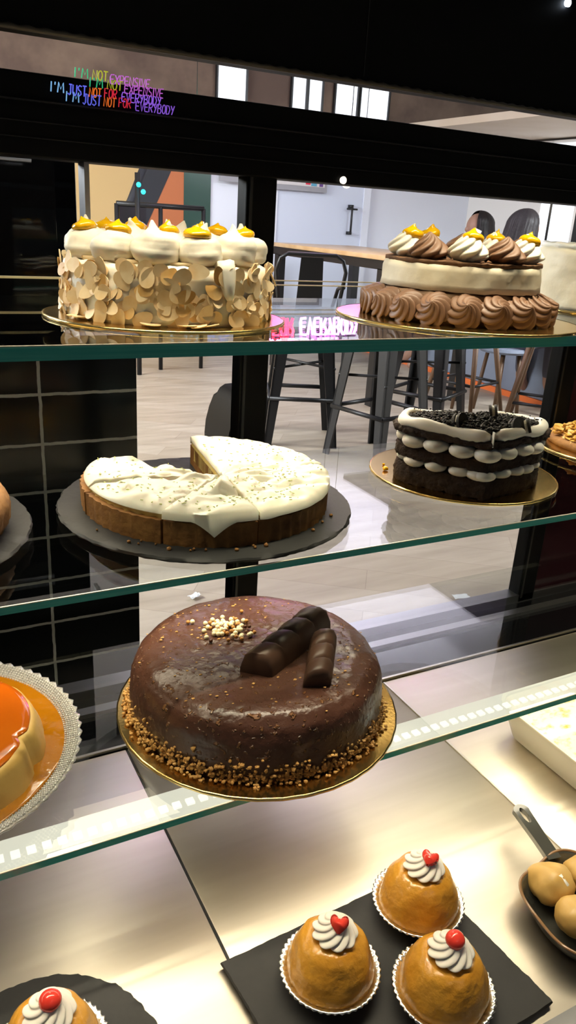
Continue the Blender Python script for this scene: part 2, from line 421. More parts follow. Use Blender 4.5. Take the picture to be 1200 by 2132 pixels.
for i, (a, b) in enumerate(window_glints):
    w = struct('window_%d' % (i + 1), bx(a, b, 7.08, 7.098, 2.14, 2.58), M['daylight'], smooth=False)
    fb = BM()
    for q in ((a - .015, a, 2.14, 2.58), (b, b + .015, 2.14, 2.58), (a - .015, b + .015, 2.12, 2.14), (a - .015, b + .015, 2.58, 2.6)): box(fb, q[0], q[1], 7.06, 7.1, q[2], q[3])
    obj('window_frame', fb, M['charcoal'], w, smooth=False)
# painted bands on the mural wall
def band(name, pts, y, m):
    bm = BM(); f = [bm.verts.new((x, y, z)) for x, z in pts]; g = [bm.verts.new((x, y + .006, z)) for x, z in pts]
    bm.faces.new(f); bm.faces.new(g[::-1]); n = len(pts)
    for i in range(n): bm.faces.new((f[i], f[(i + 1) % n], g[(i + 1) % n], g[i]))
    return struct(name, bm, m, smooth=False)
band('trim_2', [(1.80, .6), (2.02, .6), (2.52, 1.62), (2.30, 1.62), (2.05, 1.25)], 7.09, M['mural'])
band('trim_3', [(2.02, .6), (2.66, .6), (2.66, 1.62), (2.52, 1.62)], 7.092, M['orange'])
band('trim_4', [(2.62, .3), (2.88, .3), (2.88, 1.75), (2.62, 1.75)], 7.088, M['green'])
d = struct('door_1', bx(3.55, 4.52, 7.06, 7.098, 0, 2.02), M['doorw'], smooth=False)
fb = BM()
for q in ((3.47, 3.55), (4.52, 4.60)): box(fb, q[0], q[1], 7.05, 7.1, 0, 2.06)
obj('door_frame', fb, M['wallb'], d, smooth=False)
hb = BM(); tube(hb, [(4.36, 7.03, 1.14), (4.36, 7.0, 1.16), (4.36, 7.0, 1.38), (4.36, 7.03, 1.40)], .011); box(hb, 4.345, 4.375, 7.0, 7.062, 1.13, 1.16); box(hb, 4.345, 4.375, 7.0, 7.062, 1.38, 1.41); tube(hb, [(4.3, 7.0, 1.37), (4.42, 7.0, 1.37)], .009)
obj('handle', hb, M['charcoal'], d)
w6 = struct('window_6', bx(5.87, 5.898, 5.55, 5.98, .8, 2.05), M['daylight'], smooth=False)
fb = BM(); box(fb, 5.86, 5.9, 5.52, 5.55, .77, 2.07); box(fb, 5.86, 5.9, 5.98, 6.01, .77, 2.07); box(fb, 5.86, 5.9, 5.52, 6.01, .77, .8)
obj('window_frame', fb, M['wallw'], w6, smooth=False)

def picture(name, label, x0, x1, z0, z1, y, items):
    t = thing(name, label, 'picture', ((x0 + x1) / 2, y, z0))
    w = (x1 - x0) / 2; h = z1 - z0
    obj('frame', bx(-w, w, -.02, .02, 0, h), mat('pewter_frame', (.30, .30, .33), .5), t, smooth=False)
    obj('print', bx(-w + .03, w - .03, -.024, -.018, .045, h - .03), M['picture'], t, smooth=False)
    for a, b, z, m in items: obj('motif', bx(-w + a, -w + b, -.027, -.022, z, z + .16), m, t, smooth=False)
picture('framed_picture', 'wide framed print with red and blue figures above the oak table', 3.42, 4.06, 1.50, 1.85, 7.05 - .02, [(.40, .45, .06, M['red']), (.46, .52, .05, M['teal']), (.55, .59, .05, M['violet'])])
picture('framed_picture', 'small framed print with a red figure left of the black post', 2.94, 3.20, 1.53, 1.85, 7.05 - .02, [(.08, .15, .06, M['red'])])

# tiled counter behind the case, black machine on it
t = thing('tiled_counter', 'waist high counter clad in black tiles with pale grout', 'counter', (0, 1.5, 0))
obj('tiled_front', bx(-1.5, .457, 0, .5, 0, .985), M['tile'], t, smooth=False).location = (0, 0, 0)
obj('worktop', bx(-1.5, .462, -.012, .512, .985, 1.02, bev=.004), M['blackgloss'], t, ang=30)
t = thing('black_cabinet', 'glossy black cabinet standing on the tiled counter', 'cabinet', (-.12, 1.56, 1.02))
obj('cabinet_body', bx(-.9, .485, 0, .40, 0, .36, bev=.005), M['blackgloss'], t, ang=30)
obj('door_panel', bx(-.33, .445, -.006, .004, .035, .325, bev=.002), mat('smoked_glass', (.012, .012, .013), .04), t, ang=30)
obj('handle', tube(BM(), [(-.25, -.03, .30), (.40, -.03, .30)], .006), M['alu'], t)

# dark railing by the mural, cyan lamps
t = thing('metal_railing', 'black metal railing with a grey corner post by the painted wall', 'railing', (2.0, 6.2, 0))
b_ = BM()
for x in (-.25, .10, .46): tube(b_, [(x, 0, 0), (x, 0, 1.28)], .018)
obj('post', b_, M['charcoal'], t)
b_ = BM(); tube(b_, [(-.25, 0, 1.28), (.46, 0, 1.28)], .02); tube(b_, [(-.25, 0, .9), (.46, 0, .9)], .012)
obj('rail', b_, M['charcoal'], t)
obj('infill_panel', bx(-.23, -.02, -.01, .01, .30, 1.26), M['charcoal'], t, smooth=False)
b_ = BM(); tube(b_, [(-.28, .04, .95), (-.02, .04, 1.55)], .03)
obj('brace', b_, M['mural'], t)
t = thing('indicator_lamp', 'two small cyan indicator lights glowing on a dark panel', 'light', (1.86, 6.0, 0))
obj('stand', tube(BM(), [(0, .02, 0), (0, .02, 1.5)], .02), M['charcoal'], t)
for p in ((.0, 1.417), (.035, 1.37)):
    obj('lens', lathe([(0, 0), (.016, 0), (.018, .006), (.012, .013), (0, .015)], 20), M['cyan'], t, loc=(p[0], -.005, p[1]), rot=(PI / 2, 0, 0))

# bench along the right wall
t = thing('booth_bench', 'blue grey booth bench on an orange base along the wall', 'bench', (4.5, 5.2, 0))
obj('base_frame', bx(.0, .55, -1.6, 1.6, 0, .045), M['orangem'], t, smooth=False)
obj('seat_box', bx(.012, .55, -1.59, 1.59, .045, .47, bev=.01), M['booth'], t, ang=30)
obj('leg', bx(-.22, -.17, -1.25, -1.2, 0, .32), M['orangem'], t, smooth=False)
obj('leg', bx(-.22, .0, -1.25, -1.2, .28, .32), M['orangem'], t, smooth=False)

# bar table
t = thing('bar_table', 'long high bar table with oak top on a black metal frame', 'table', (3.13, 4.55, 0))
obj('tabletop', bx(0, .85, 0, 1.75, 1.018, 1.05, bev=.004), M['tabletop'], t, ang=30)
obj('apron', bx(.01, .84, .03, 1.72, .955, 1.018), M['charcoal'], t, smooth=False)
for x, y in ((.01, .03), (.77, .03), (.01, 1.62), (.77, 1.62)):
    obj('leg', bx(x, x + .07, y, y + .07, 0, .96), M['charcoal'], t, smooth=False)

# metal bar stools
def sheet_leg(bm, sx, sy, top, spread, h, w0=.075, w1=.044):
    pt = Vector((sx * top, sy * top, h)); pb = Vector((sx * (top + spread), sy * (top + spread), 0))
    for k, (ax) in enumerate((Vector((-sx, 0, 0)), Vector((0, -sy, 0)))):
        a = [pt, pt + ax * w0, pb + ax * w1, pb]
        nrm = Vector((0, sy, 0)) if k == 0 else Vector((sx, 0, 0))
        vs = [bm.verts.new(p) for p in a] + [bm.verts.new(p - nrm * .012) for p in a]
        bm.faces.new(vs[:4]); bm.faces.new(vs[4:][::-1])
        for i in range(4): bm.faces.new((vs[i], vs[(i + 1) % 4], vs[4 + (i + 1) % 4], vs[4 + i]))
    return bm
def metal_stool(label, loc, rz, back=True):
    t = thing('bar_stool', label, 'stool', loc, rz, 'metal bar stools at the high table')
    h = .74
    obj('seat', bx(-.165, .165, -.165, .165, h, h + .028, bev=.012), M['walnut'] if back else M['charcoal'], t, ang=40)
    for sx in (-1, 1):
        for sy in (-1, 1): obj('leg', sheet_leg(BM(), sx, sy, .15, .065, h), M['charcoal'], t, smooth=False)
    q = .192
    fb = BM()
    for a, b in (((-q, -q), (q, -q)), ((q, -q), (q, q)), ((q, q), (-q, q)), ((-q, q), (-q, -q))):
        tube(fb, [(a[0], a[1], .28), (b[0], b[1], .28)], .013)
    obj('footrest', fb, M['charcoal'], t)
    cb = BM(); tube(cb, [(-.175, -.175, .45), (.175, .175, .45)], .008); tube(cb, [(.175, -.175, .46), (-.175, .175, .46)], .008)
    obj('cross_brace', cb, M['charcoal'], t)
    if back:
        bb = BM()
        v = [(-.075, .16, h + .02), (.075, .16, h + .02), (.06, .20, h + .32), (-.06, .20, h + .32)]
        A = [bb.verts.new(p) for p in v] + [bb.verts.new((p[0], p[1] + .006, p[2])) for p in v]
        bb.faces.new(A[:4]); bb.faces.new(A[4:][::-1])
        for i in range(4): bb.faces.new((A[i], A[(i + 1) % 4], A[4 + (i + 1) % 4], A[4 + i]))
        obj('backrest', bb, M['charcoal'], t, smooth=False)
        ab = BM()
        tube(ab, [(-.16, .14, h), (-.19, .19, h + .25), (-.17, .20, h + .31), (-.13, .205, h + .335), (.13, .205, h + .335), (.17, .20, h + .31), (.19, .19, h + .25), (.16, .14, h)], .011)
        for s in (-1, 1): tube(ab, [(s * .185, .18, h + .17), (s * .20, .05, h + .17), (s * .19, -.10, h + .14), (s * .165, -.15, h + .01)], .011)
        obj('arm_frame', ab, M['charcoal'], t)
    return t
metal_stool('black metal bar stool with a curved arm frame at the high table end', (2.22, 3.98, 0), 2.72)
metal_stool('black backless metal stool standing nearest in front of the others', (2.47, 3.50, 0), .25, False)
metal_stool('black backless metal stool between the armed one and the walnut legs', (3.06, 3.86, 0), .5, False)

def wood_stool(label, loc, rz):
    t = thing('bar_stool', label, 'stool', loc, rz, 'wooden legged bar stools')
    h = .74
    obj('seat', lathe(dense([(0, h), (.17, h), (.185, h + .015), (.18, h + .035), (.0, h + .03)], .02), 40), M['booth'], t)
    for sx in (-1, 1):
        for sy in (-1, 1): obj('leg', tube(BM(), [(sx * .09, sy * .09, h), (sx * .21, sy * .21, 0)], [.021, .013], 10), M['walnut'], t)
    q = .165; fb = BM()
    for a, b in (((-q, -q), (q, -q)), ((q, -q), (q, q)), ((q, q), (-q, q)), ((-q, q), (-q, -q))): tube(fb, [(a[0], a[1], .27), (b[0], b[1], .27)], .010)
    obj('footrest', fb, M['charcoal'], t)
    return t
wood_stool('bar stool on splayed walnut legs behind the left lobe of the heart cake', (3.60, 4.12, 0), .3)
wood_stool('bar stool on splayed walnut legs right behind the heart cake', (3.66, 3.46, 0), .7)
wood_stool('bar stool on splayed walnut legs by the orange bench leg', (4.16, 3.30, 0), .1)

# black rounded panel, paper scraps
t = thing('waste_bin', 'low black bin with a rounded top corner on the floor behind the black post', 'bin', (1.42, 3.0, 0), .0)
bb = BM(); out = [(-.155, 0), (.03, 0), (.03, .555), (-.07, .55), (-.095, .535), (-.115, .50), (-.135, .45), (-.15, .39), (-.155, .33)]
lo = [bb.verts.new((x, -.13, z)) for x, z in out]; hi = [bb.verts.new((x, .13, z)) for x, z in out]
bb.faces.new(lo); bb.faces.new(hi[::-1])
for i in range(len(out)): bb.faces.new((lo[i], hi[i], hi[(i + 1) % len(out)], lo[(i + 1) % len(out)]))
bmesh.ops.bevel(bb, geom=[e for e in bb.edges if abs(e.verts[0].co.y - e.verts[1].co.y) < 1e-5], offset=.02, segments=2, affect='EDGES')
obj('bin_body', bb, M['black'], t, ang=30)
obj('base_rim', bx(-.16, .035, -.135, .135, 0, .03), M['black'], t, smooth=False)
def scrap(label, x, y, s, rz):
    bm = BM(); grid(bm, 7, 5, lambda u, v: ((u - .5) * s, (v - .5) * s * .6, .006 + .012 * abs(noise.noise(Vector((u * 3 + x, v * 3, y))))), False)
    r = bmesh.ops.solidify(bm, geom=bm.faces, thickness=.002)
    o = obj('paper_scrap', bm, M['paper'], None, (x, y, .002), (0, 0, rz)); tag(o, label, 'paper')
scrap('crumpled white paper scrap on the floor above the chocolate cake', .878, 2.235, .045, .4)
scrap('white paper strip on the floor below the heart cake', 1.77, 1.883, .06, -.3)

# pendant lamps and floor lamp
t = thing('pendant_lamp', 'small lit globe pendant hanging over the oak bar table', 'lamp', (3.02, 4.95, 1.50))
obj('globe', ball(BM(), (0, 0, 0), .034, 3), M['bulb'], t)
obj('cord', tube(BM(), [(0, 0, .03), (0, 0, 1.12)], .003), M['charcoal'], t)
t = thing('floor_lamp', 'thin black floor lamp standing in front of the lit window', 'lamp', (5.62, 5.6, 0))
obj('base', lathe([(0, 0), (.13, 0), (.13, .015), (.02, .03), (0, .03)], 32), M['charcoal'], t, ang=30)
obj('pole', tube(BM(), [(0, 0, .03), (0, 0, 1.53)], .011), M['charcoal'], t)
obj('lamp_shade', lathe([(.10, 1.53), (.06, 1.66)], 24), M['bulb'], t)

# ------------------------------------------------------------------ people
def skin_mesh(nodes, edges, sub=2):
    me = bpy.data.meshes.new('tmp'); me.from_pydata([n[0] for n in nodes], edges, [])
    o = bpy.data.objects.new('tmp', me); C.objects.link(o)
    o.modifiers.new('s', 'SKIN'); 
    for i, n in enumerate(nodes):
        r = n[1]; me.skin_vertices[0].data[i].radius = (r, r) if not isinstance(r, tuple) else r
    me.skin_vertices[0].data[0].use_root = True
    s = o.modifiers.new('d', 'SUBSURF'); s.levels = sub; s.render_levels = sub
    dg = bpy.context.evaluated_depsgraph_get(); ev = o.evaluated_get(dg); m2 = bpy.data.meshes.new_from_object(ev)
    bm = BM(); bm.from_mesh(m2); bpy.data.objects.remove(o); bpy.data.meshes.remove(me); bpy.data.meshes.remove(m2)
    return bm
def person(label, loc, rz, cloth, hair, hand_face):
    """seated, local +Y is where the person faces, seat at z 0"""
    t = thing('person', label, 'person', loc, rz)
    nodes = [((0, 0, .08), (.13, .10)), ((0, .01, .28), (.12, .09)), ((0, .0, .46), (.15, .09)), ((0, .0, .56), (.07, .06)), ((0, .02, .66), (.052, .052)), ((0, .04, .74), (.062, .072))]
    E_ = [(0, 1), (1, 2), (2, 3), (3, 4), (4, 5)]
    arm = {}
    for s in (-1, 1):
        i = len(nodes)
        nodes += [((s * .17, 0, .50), .055), ((s * .22, .06, .28), .042)]
        if hand_face and s == hand_face: nodes += [((s * .16, .20, .50), .033), ((s * .105, .13, .67), .026)]
        else: nodes += [((s * .16, .28, .20), .034), ((s * .08, .36, .22), .026)]
        E_ += [(2, i), (i, i + 1), (i + 1, i + 2), (i + 2, i + 3)]
        h = nodes[-1][0]; arm[s] = h
        w = len(nodes) - 1
        d = (Vector(nodes[w][0]) - Vector(nodes[w - 1][0])).normalized()
        side = d.cross(Vector((0, 0, 1))).normalized() if not (hand_face == s) else Vector((0, 1, 0))
        for f in range(4):
            base = Vector(h) + d * .055 + side * (.016 * (f - 1.5)); L_ = (.062, .074, .070, .055)[f]
            k = len(nodes)
            nodes += [(tuple(base), .0095), (tuple(base + d * L_ * .55), .0085), (tuple(base + d * L_ * .9 - Vector((s * .015, 0, .01))), .007)]
            E_ += [(w, k), (k, k + 1), (k + 1, k + 2)]
        k = len(nodes); base = Vector(h) + side * .03 + d * .02
        nodes += [(tuple(base), .010), (tuple(base + side * .02 + d * .03), .008)]; E_ += [(w, k), (k, k + 1)]
        i = len(nodes)
        nodes += [((s * .10, .08, .07), .085), ((s * .12, .42, .06), .06), ((s * .12, .44, -.30), .045), ((s * .12, .56, -.40), .035)]
        E_ += [(0, i), (i, i + 1), (i + 1, i + 2), (i + 2, i + 3)]
    bm = skin_mesh(nodes, E_)
    # head: skull, jaw, nose, lips, ears grown into the same body surface
    ball(bm, (0, .015, .80), .098, 3, (.80, 1.0, 1.12)); ball(bm, (0, .05, .735), .062, 3, (.85, .9, 1.0))
    ball(bm, (0, .112, .775), .017, 2, (.7, 1.1, 1.3)); ball(bm, (0, .100, .738), .016, 2, (1.3, .7, .5))
    for s in (-1, 1): ball(bm, (s * .079, .01, .785), .022, 2, (.4, .8, 1.2)); ball(bm, (s * .032, .090, .812), .014, 2, (1.3, .8, .5))
    o = obj('body', bm, M['skin'], t)
    r = o.modifiers.new('r', 'REMESH'); r.mode = 'VOXEL'; r.voxel_size = .0085; r.use_smooth_shade = True
    sm = o.modifiers.new('sm', 'SMOOTH'); sm.factor = .5; sm.iterations = 3
    # clothing shells that follow the torso, sleeves and legs
    cn = [((0, 0, .06), (.145, .115)), ((0, .01, .28), (.135, .105)), ((0, .0, .47), (.165, .105)), ((0, .0, .55), (.09, .08))]; ce = [(0, 1), (1, 2), (2, 3)]
    for s in (-1, 1):
        i = len(cn); a = [n for n in nodes if n[0] == (s * .17, 0, .50)][0]
        j = nodes.index(a)
        cn += [(nodes[j][0], .066), (nodes[j + 1][0], .053), (tuple(Vector(nodes[j + 1][0]).lerp(Vector(nodes[j + 2][0]), .85)), .042)]
        ce += [(2, i), (i, i + 1), (i + 1, i + 2)]
    obj('shirt', skin_mesh(cn, ce), cloth, t)
    tn = [((0, 0, .06), (.15, .12))]; te = []
    for s in (-1, 1):
        i = len(tn); tn += [((s * .10, .08, .07), .095), ((s * .12, .42, .06), .07), ((s * .12, .44, -.27), .055)]; te += [(0, i), (i, i + 1), (i + 1, i + 2)]
    obj('trousers', skin_mesh(tn, te), M['clothd'], t)
    hb = BM()
    def hf(u, v):                                   # long hair, open over the face
        a = (u - .5) * 2 * PI * (.72 if hand_face else .74) - PI / 2        # centred at the back
        if v < .3:
            ph = v / .3 * PI / 2; z = .82 + .113 * math.cos(ph); rr = .006 + .104 * math.sin(ph)
        else:
            q = (v - .3) / .7; z = .82 - q * .40; rr = .108 + .050 * q - .03 * q ** 3
        rr *= 1 + .09 * noise.noise(Vector((a * 3, v * 4, loc[0]))) * min(1, v * 3) + (.025 * math.sin(a * 23 + 3 * v) + .05 * noise.noise(Vector((a * 13, v * 1.5, 3)))) * min(1, v * 3)
        x = rr * math.cos(a) * .95; y = rr * math.sin(a) * 1.08 + .0 - (.05 if hand_face else .13) * v
        return (x, y, z)
    grid(hb, 64, 24, hf, False)
    bmesh.ops.solidify(hb, geom=hb.faces, thickness=.018)
    obj('hair', hb, hair, t)
    if hand_face:
        s = hand_face
        p = obj('phone', bx(-.006, .006, -.036, .036, -.075, .075, bev=.004), M['paper'], None)
        p.matrix_world = Matrix.Translation(loc) @ Matrix.Rotation(rz, 4, 'Z') @ Matrix.Translation((s * .118, .085, .71)) @ Matrix.Rotation(.35, 4, 'X')
        tag(p, 'white phone held to the cheek of the person in profile', 'phone')
    return t
def face_to(dx, dy): return math.atan2(dy, dx) - PI / 2
person('person with long dark hair in profile, hand raised to the cheek', (4.72, 5.50, .475), face_to(-.95, .25), M['cloth'], M['hair'], -1)
person('person with long ash brown hair turned away, in a pale top', (4.05, 4.24, .475), face_to(.97, .22), M['cloth'], M['hairg'], 0)
t = thing('low_stool', 'low round stool under the person turned away', 'stool', (4.02, 4.23, 0))
obj('seat', lathe([(0, .44), (.17, .44), (.18, .455), (.17, .475), (0, .475)], 32), M['booth'], t, ang=40)
for k in range(4):
    a = PI / 4 + k * PI / 2; obj('leg', tube(BM(), [(.11 * math.cos(a), .11 * math.sin(a), .44), (.16 * math.cos(a), .16 * math.sin(a), 0)], .014), M['walnut'], t)

# ------------------------------------------------------------------ neon lettering
GL = {"'": [[(.5, 1), (.42, .72)]], 'I': [[(.5, 0), (.5, 1)]], 'M': [[(0, 0), (.12, 1), (.5, .35), (.88, 1), (1, 0)]], 'N': [[(0, 0), (.05, 1), (.95, 0), (1, 1)]],
      'O': [[(.5 + .48 * math.cos(a), .5 + .5 * math.sin(a)) for a in [k * PI / 7 for k in range(15)]]], 'T': [[(0, 1), (1, 1)], [(.5, 1), (.5, 0)]],
      'E': [[(1, 1), (.15, .98), (0, .75), (0, .25), (.15, .02), (1, 0)], [(0, .5), (.8, .52)]], 'X': [[(0, 0), (1, 1)], [(0, 1), (1, 0)]], 'P': [[(0, 0), (0, 1), (.7, 1), (1, .8), (.8, .52), (0, .48)]],
      'S': [[(1, .9), (.5, 1), (.05, .8), (.3, .55), (.8, .42), (.95, .18), (.5, 0), (0, .12)]], 'V': [[(0, 1), (.5, 0), (1, 1)]], 'J': [[(.25, 1), (1, 1)], [(.7, 1), (.7, .2), (.4, 0), (0, .15)]],
      'U': [[(0, 1), (0, .25), (.3, 0), (.7, 0), (1, .25), (1, 1)]], 'F': [[(1, 1), (0, 1), (0, 0)], [(0, .52), (.7, .52)]], 'R': [[(0, 0), (0, 1), (.8, 1), (1, .78), (.8, .55), (0, .5)], [(.4, .5), (1, 0)]],
      'B': [[(0, 0), (0, 1), (.7, 1), (.9, .78), (.65, .55), (0, .52)], [(.65, .55), (1, .3), (.8, 0), (0, 0)]], 'Y': [[(0, 1), (.5, .5)], [(1, 1), (.35, 0)]], 'D': [[(0, 0), (0, 1), (.6, .95), (1, .55), (.7, .05), (0, 0)]]}
def word(name, text, x0, x1, z0, h, y, r, m, parent, dz=0.):
    bm = BM(); n = len(text); ws = [.35 if c in "I'" else 1 for c in text]; tot = sum(ws) + .28 * (n - 1); k = (x1 - x0) / tot; x = x0
    for c, w in zip(text, ws):
        for st in GL[c]:
            tube(bm, [(x + p[0] * w * k + p[1] * h * .10, y, z0 + p[1] * h + dz * (x - x0)) for p in st], r, 6)
        x += (w + .28) * k
    return obj(name, bm, m, parent)
# the sign in the dining room (its face to the case), hung from the ceiling
t = thing('neon_sign', 'neon sign in the dining room whose lettering mirrors in the upper glass shelf', 'sign', (0, 4.0, 0))
SB = [("I'M", 1.40, 1.56, 'sky'), ('JUST', 1.60, 1.80, 'blue'), ('NOT', 1.83, 1.98, 'orange'), ('FOR', 2.02, 2.15, 'red'), ('EVERYBODY', 2.20, 2.60, 'pink')]
ST = [("I'M", 1.55, 1.70, 'green'), ('NOT', 1.75, 1.92, 'yellow'), ('EXPENSIVE', 1.97, 2.40, 'pink')]
for w, a, b, c in SB: word('letters', w, a, b, 1.575, .095, 0, .0085, neon(c, 24), t)
for w, a, b, c in ST: word('letters', w, a, b, 1.695, .080, 0, .0085, neon(c, 24), t)
obj('bracket', tube(BM(), [(1.5, .02, 1.683), (2.6, .02, 1.683)], .006), M['charcoal'], t)
wb = BM()
for x in (1.55, 2.55): tube(wb, [(x, .02, 1.683), (x, .02, 2.62)], .002)
obj('wire', wb, M['charcoal'], t)

# ------------------------------------------------------------------ display case
case = thing('display_case', 'tall black framed refrigerated cake display case', 'display case', (0, 0, 0))
def cp(name, bm, m, smooth=False, **k): return obj(name, bm, m, case, smooth=smooth, **k)
cp('base_cabinet', bx(-.7, 1.7, .31, 1.05, 0, .535), M['black'])
cp('back_ledge', bx(-.7, 1.7, .868, 1.05, .535, .549), M['blackgloss'])
cp('track', bx(-.7, 1.7, .955, .972, .549, .556), M['alu'])
cp('track', bx(-.7, 1.7, .868, .872, .549, .553), M['lip'])
cp('bottom_rail', bx(-.7, 1.7, 1.0, 1.03, .549, .566), M['alu'])
for x0, x1 in ((.457, .502), (1.092, 1.135)):
    pm = BM(); box(pm, x0, x1, 1.0, 1.03, .549, 1.38, bev=.002); cp('post', pm, M['black'])
    cp('post_strip', bx(x0 + .004, x0 + .008, .997, 1.001, .56, 1.30), M['charcoal'])
cp('post', bx(.244, .250, 1.0, 1.03, 1.10, 1.30), M['alu'])
hb = BM(); box(hb, -.7, 1.7, .99, 1.04, 1.298, 1.384, bev=.002)
gb = BM()
for z in (1.3175, 1.334): box(gb, -.7, 1.7, .987, .992, z, z + .0010)
cp('groove_lip', gb, M['charcoal'])
cp('header_beam', hb, M['black'])
cp('header_strip', bx(-.7, 1.7, .985, .9915, 1.3545, 1.3562), M['charcoal'])
cp('hood_panel', bx(-.7, 1.7, .985, 1.03, 1.4255, 1.66), M['black'])
tb = BM(); tube(tb, [(-.7 + i * .0035, .982, 1.4235 + .0003 * math.sin(i * 1.15)) for i in range(int(2.4 / .0035))], [.0030 + .0004 * math.sin(i * 1.15) for i in range(int(2.4 / .0035))], 6)
cp('rope_trim', tb, M['trim'], smooth=True)
cp('panel_seam', bx(.6135, .6145, .984, .986, 1.43, 1.66), M['charcoal'])
cp('canopy', bx(-.7, 1.7, .29, 1.03, 1.66, 1.69), M['black'])
cp('back_glass', bx(-.69, .457, 1.008, 1.012, .566, 1.30), M['pane'])
cp('back_glass', bx(.502, 1.092, 1.008, 1.012, .566, 1.30), M['pane'])
cp('back_glass', bx(-.69, 1.69, 1.008, 1.012, 1.384, 1.426), M['pane'])
cp('led_glint', bx(-.69, .457, 1.003, 1.008, 1.1635, 1.1660), M['ledglint'])  # pale strips painted as the LED line's reflection in the back glass
for zz in (1.1605, 1.1665): cp('led_glint', bx(.502, 1.69, 1.003, 1.008, zz, zz + .0013), M['ledglint'])
cp('maroon_panel', bx(1.135, 1.69, 1.005, 1.025, .566, 1.12), M['maroon'])
cp('front_glass', bx(-.69, 1.69, .286, .290, .58, 1.66), M['pane'])
cp('end_wall', bx(-.72, -.69, .29, 1.05, .535, 1.69), M['black'])
cp('end_wall', bx(1.69, 1.72, .29, 1.05, .535, 1.69), M['black'])
cp('front_rail', bx(-.7, 1.7, .285, .292, .535, .58), M['railgrey'])
cp('led_housing', bx(-.68, 1.68, .60, .66, 1.645, 1.66), M['alu'])
cp('led_strip', bx(-.67, 1.67, .61, .65, 1.641, 1.645), M['led'])
cp('light_spot', lathe([(0, 0), (.0045, 0), (.0055, .004), (0, .005)], 16), M['ledspot'], smooth=True, loc=(.951, .9845, 1.566), rot=(PI / 2, 0, 0))
cp('light_spot', lathe([(0, 0), (.0045, 0), (.0050, .003), (0, .004)], 16), M['bulb'], smooth=True, loc=(.596, .9885, 1.303), rot=(PI / 2, 0, 0))  # glowing dot stands in for a globe's reflection on the front glass
for y in (.66, .97):
    for z in (ZT - .012, ZM - .008, ZB - .008):
        if y > .9 and z < .8: continue
        for x in (.479, 1.113): 
            if y > .9: cp('shelf_bracket', bx(x - .004, x + .004, .985, 1.001, z - .012, z), M['alu'])

# doubled reflection of the neon sign, built as glowing tubes on the header
t = thing('neon_reflection', 'small doubled multicolour reflection of neon lettering across the black header beam', 'sign', (0, .980, 0))
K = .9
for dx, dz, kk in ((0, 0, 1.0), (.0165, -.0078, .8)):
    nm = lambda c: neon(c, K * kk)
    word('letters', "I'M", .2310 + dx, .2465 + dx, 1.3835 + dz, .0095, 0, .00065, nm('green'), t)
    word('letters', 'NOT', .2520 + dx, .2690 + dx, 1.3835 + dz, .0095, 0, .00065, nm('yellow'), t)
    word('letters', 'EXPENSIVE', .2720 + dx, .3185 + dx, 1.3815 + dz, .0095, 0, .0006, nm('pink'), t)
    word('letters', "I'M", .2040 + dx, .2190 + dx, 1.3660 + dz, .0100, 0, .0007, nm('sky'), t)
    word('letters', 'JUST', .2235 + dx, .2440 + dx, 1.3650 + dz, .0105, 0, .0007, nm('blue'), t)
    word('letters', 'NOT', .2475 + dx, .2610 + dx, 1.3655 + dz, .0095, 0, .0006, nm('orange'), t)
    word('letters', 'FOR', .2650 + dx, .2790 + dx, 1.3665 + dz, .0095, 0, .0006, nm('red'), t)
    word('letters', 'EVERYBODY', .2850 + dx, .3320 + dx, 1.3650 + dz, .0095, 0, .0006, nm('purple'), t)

# glass shelves
def shelf(label, z, th, y0, y1):
    t = thing('glass_shelf', label, 'shelf', (0, y0, z - th))
    d = y1 - y0
    obj('plate', bx(-.68, 1.68, .0012, d, 0, th), M['glass'], t, smooth=False)
    obj('polished_edge', bx(-.68, 1.68, 0, .0012, .0, th - .0006), M['edge'], t, smooth=False)
    obj('arris', bx(-.68, 1.68, -.0004, .0012, th - .0006, th + .0003), M['edgetop'], t, smooth=False)
    return t
shelf('uppermost glass shelf with a thick green front edge, under three cakes', ZT, .012, .636, 1.0)
shelf('glass shelf between the others, under the lemon tart and heart cake', ZM, .008, .645, 1.0)
shelf('lowest glass shelf, under the chocolate cake and the caramel flan', ZB, .008, .549, .876)
# lit strip beneath the front of the lowest shelf
t = thing('light_strip', 'long glowing lamp strip beneath the lowest glass shelf', 'light', (0, .578, ZB - .0145))
obj('housing', bx(-.67, 1.67, -.019, .019, .0, .006, bev=.001), M['ledframe'], t, ang=30)
cb = BM()
for k in range(166): box(cb, -.66 + k * .014, -.652 + k * .014, -.004, .004, .0015, .004)
obj('diode_row', cb, M['led'], t, smooth=False)

# steel deck
def tray(label, x0, x1):
    t = thing('steel_tray', label, 'tray', ((x0 + x1) / 2, .59, .535)); w = (x1 - x0) / 2 - .0012
    obj('deck', bx(-w, w, -.276, .274, .0, .015, bev=.0015), M['steel'], t, ang=30)
    return t
tray('brushed steel deck panel under the round slate, nearest the flan', -.37, .2425)
tray('brushed steel deck panel under the three rum babas', .2425, .672)
tray('brushed steel deck panel under the tiramisu tub', .672, 1.28)
case_l = cp('panel_joint', bx(.2413, .2437, .316, .862, .5355, .5495), M['seam'])
cp('panel_joint', bx(.6708, .6732, .316, .862, .5355, .5512), M['lip'])
t = thing('price_rail', 'grey aluminium price ticket rail with a black slot along the deck edge', 'rail', (.55, .306, ZD))
obj('rail_body', bx(-.9, 1.1, -.012, .010, 0, .010, bev=.001), M['railgrey'], t, ang=30)
obj('slot', bx(-.02, .06, -.008, .004, .0098, .0106), M['seam'], t, smooth=False)

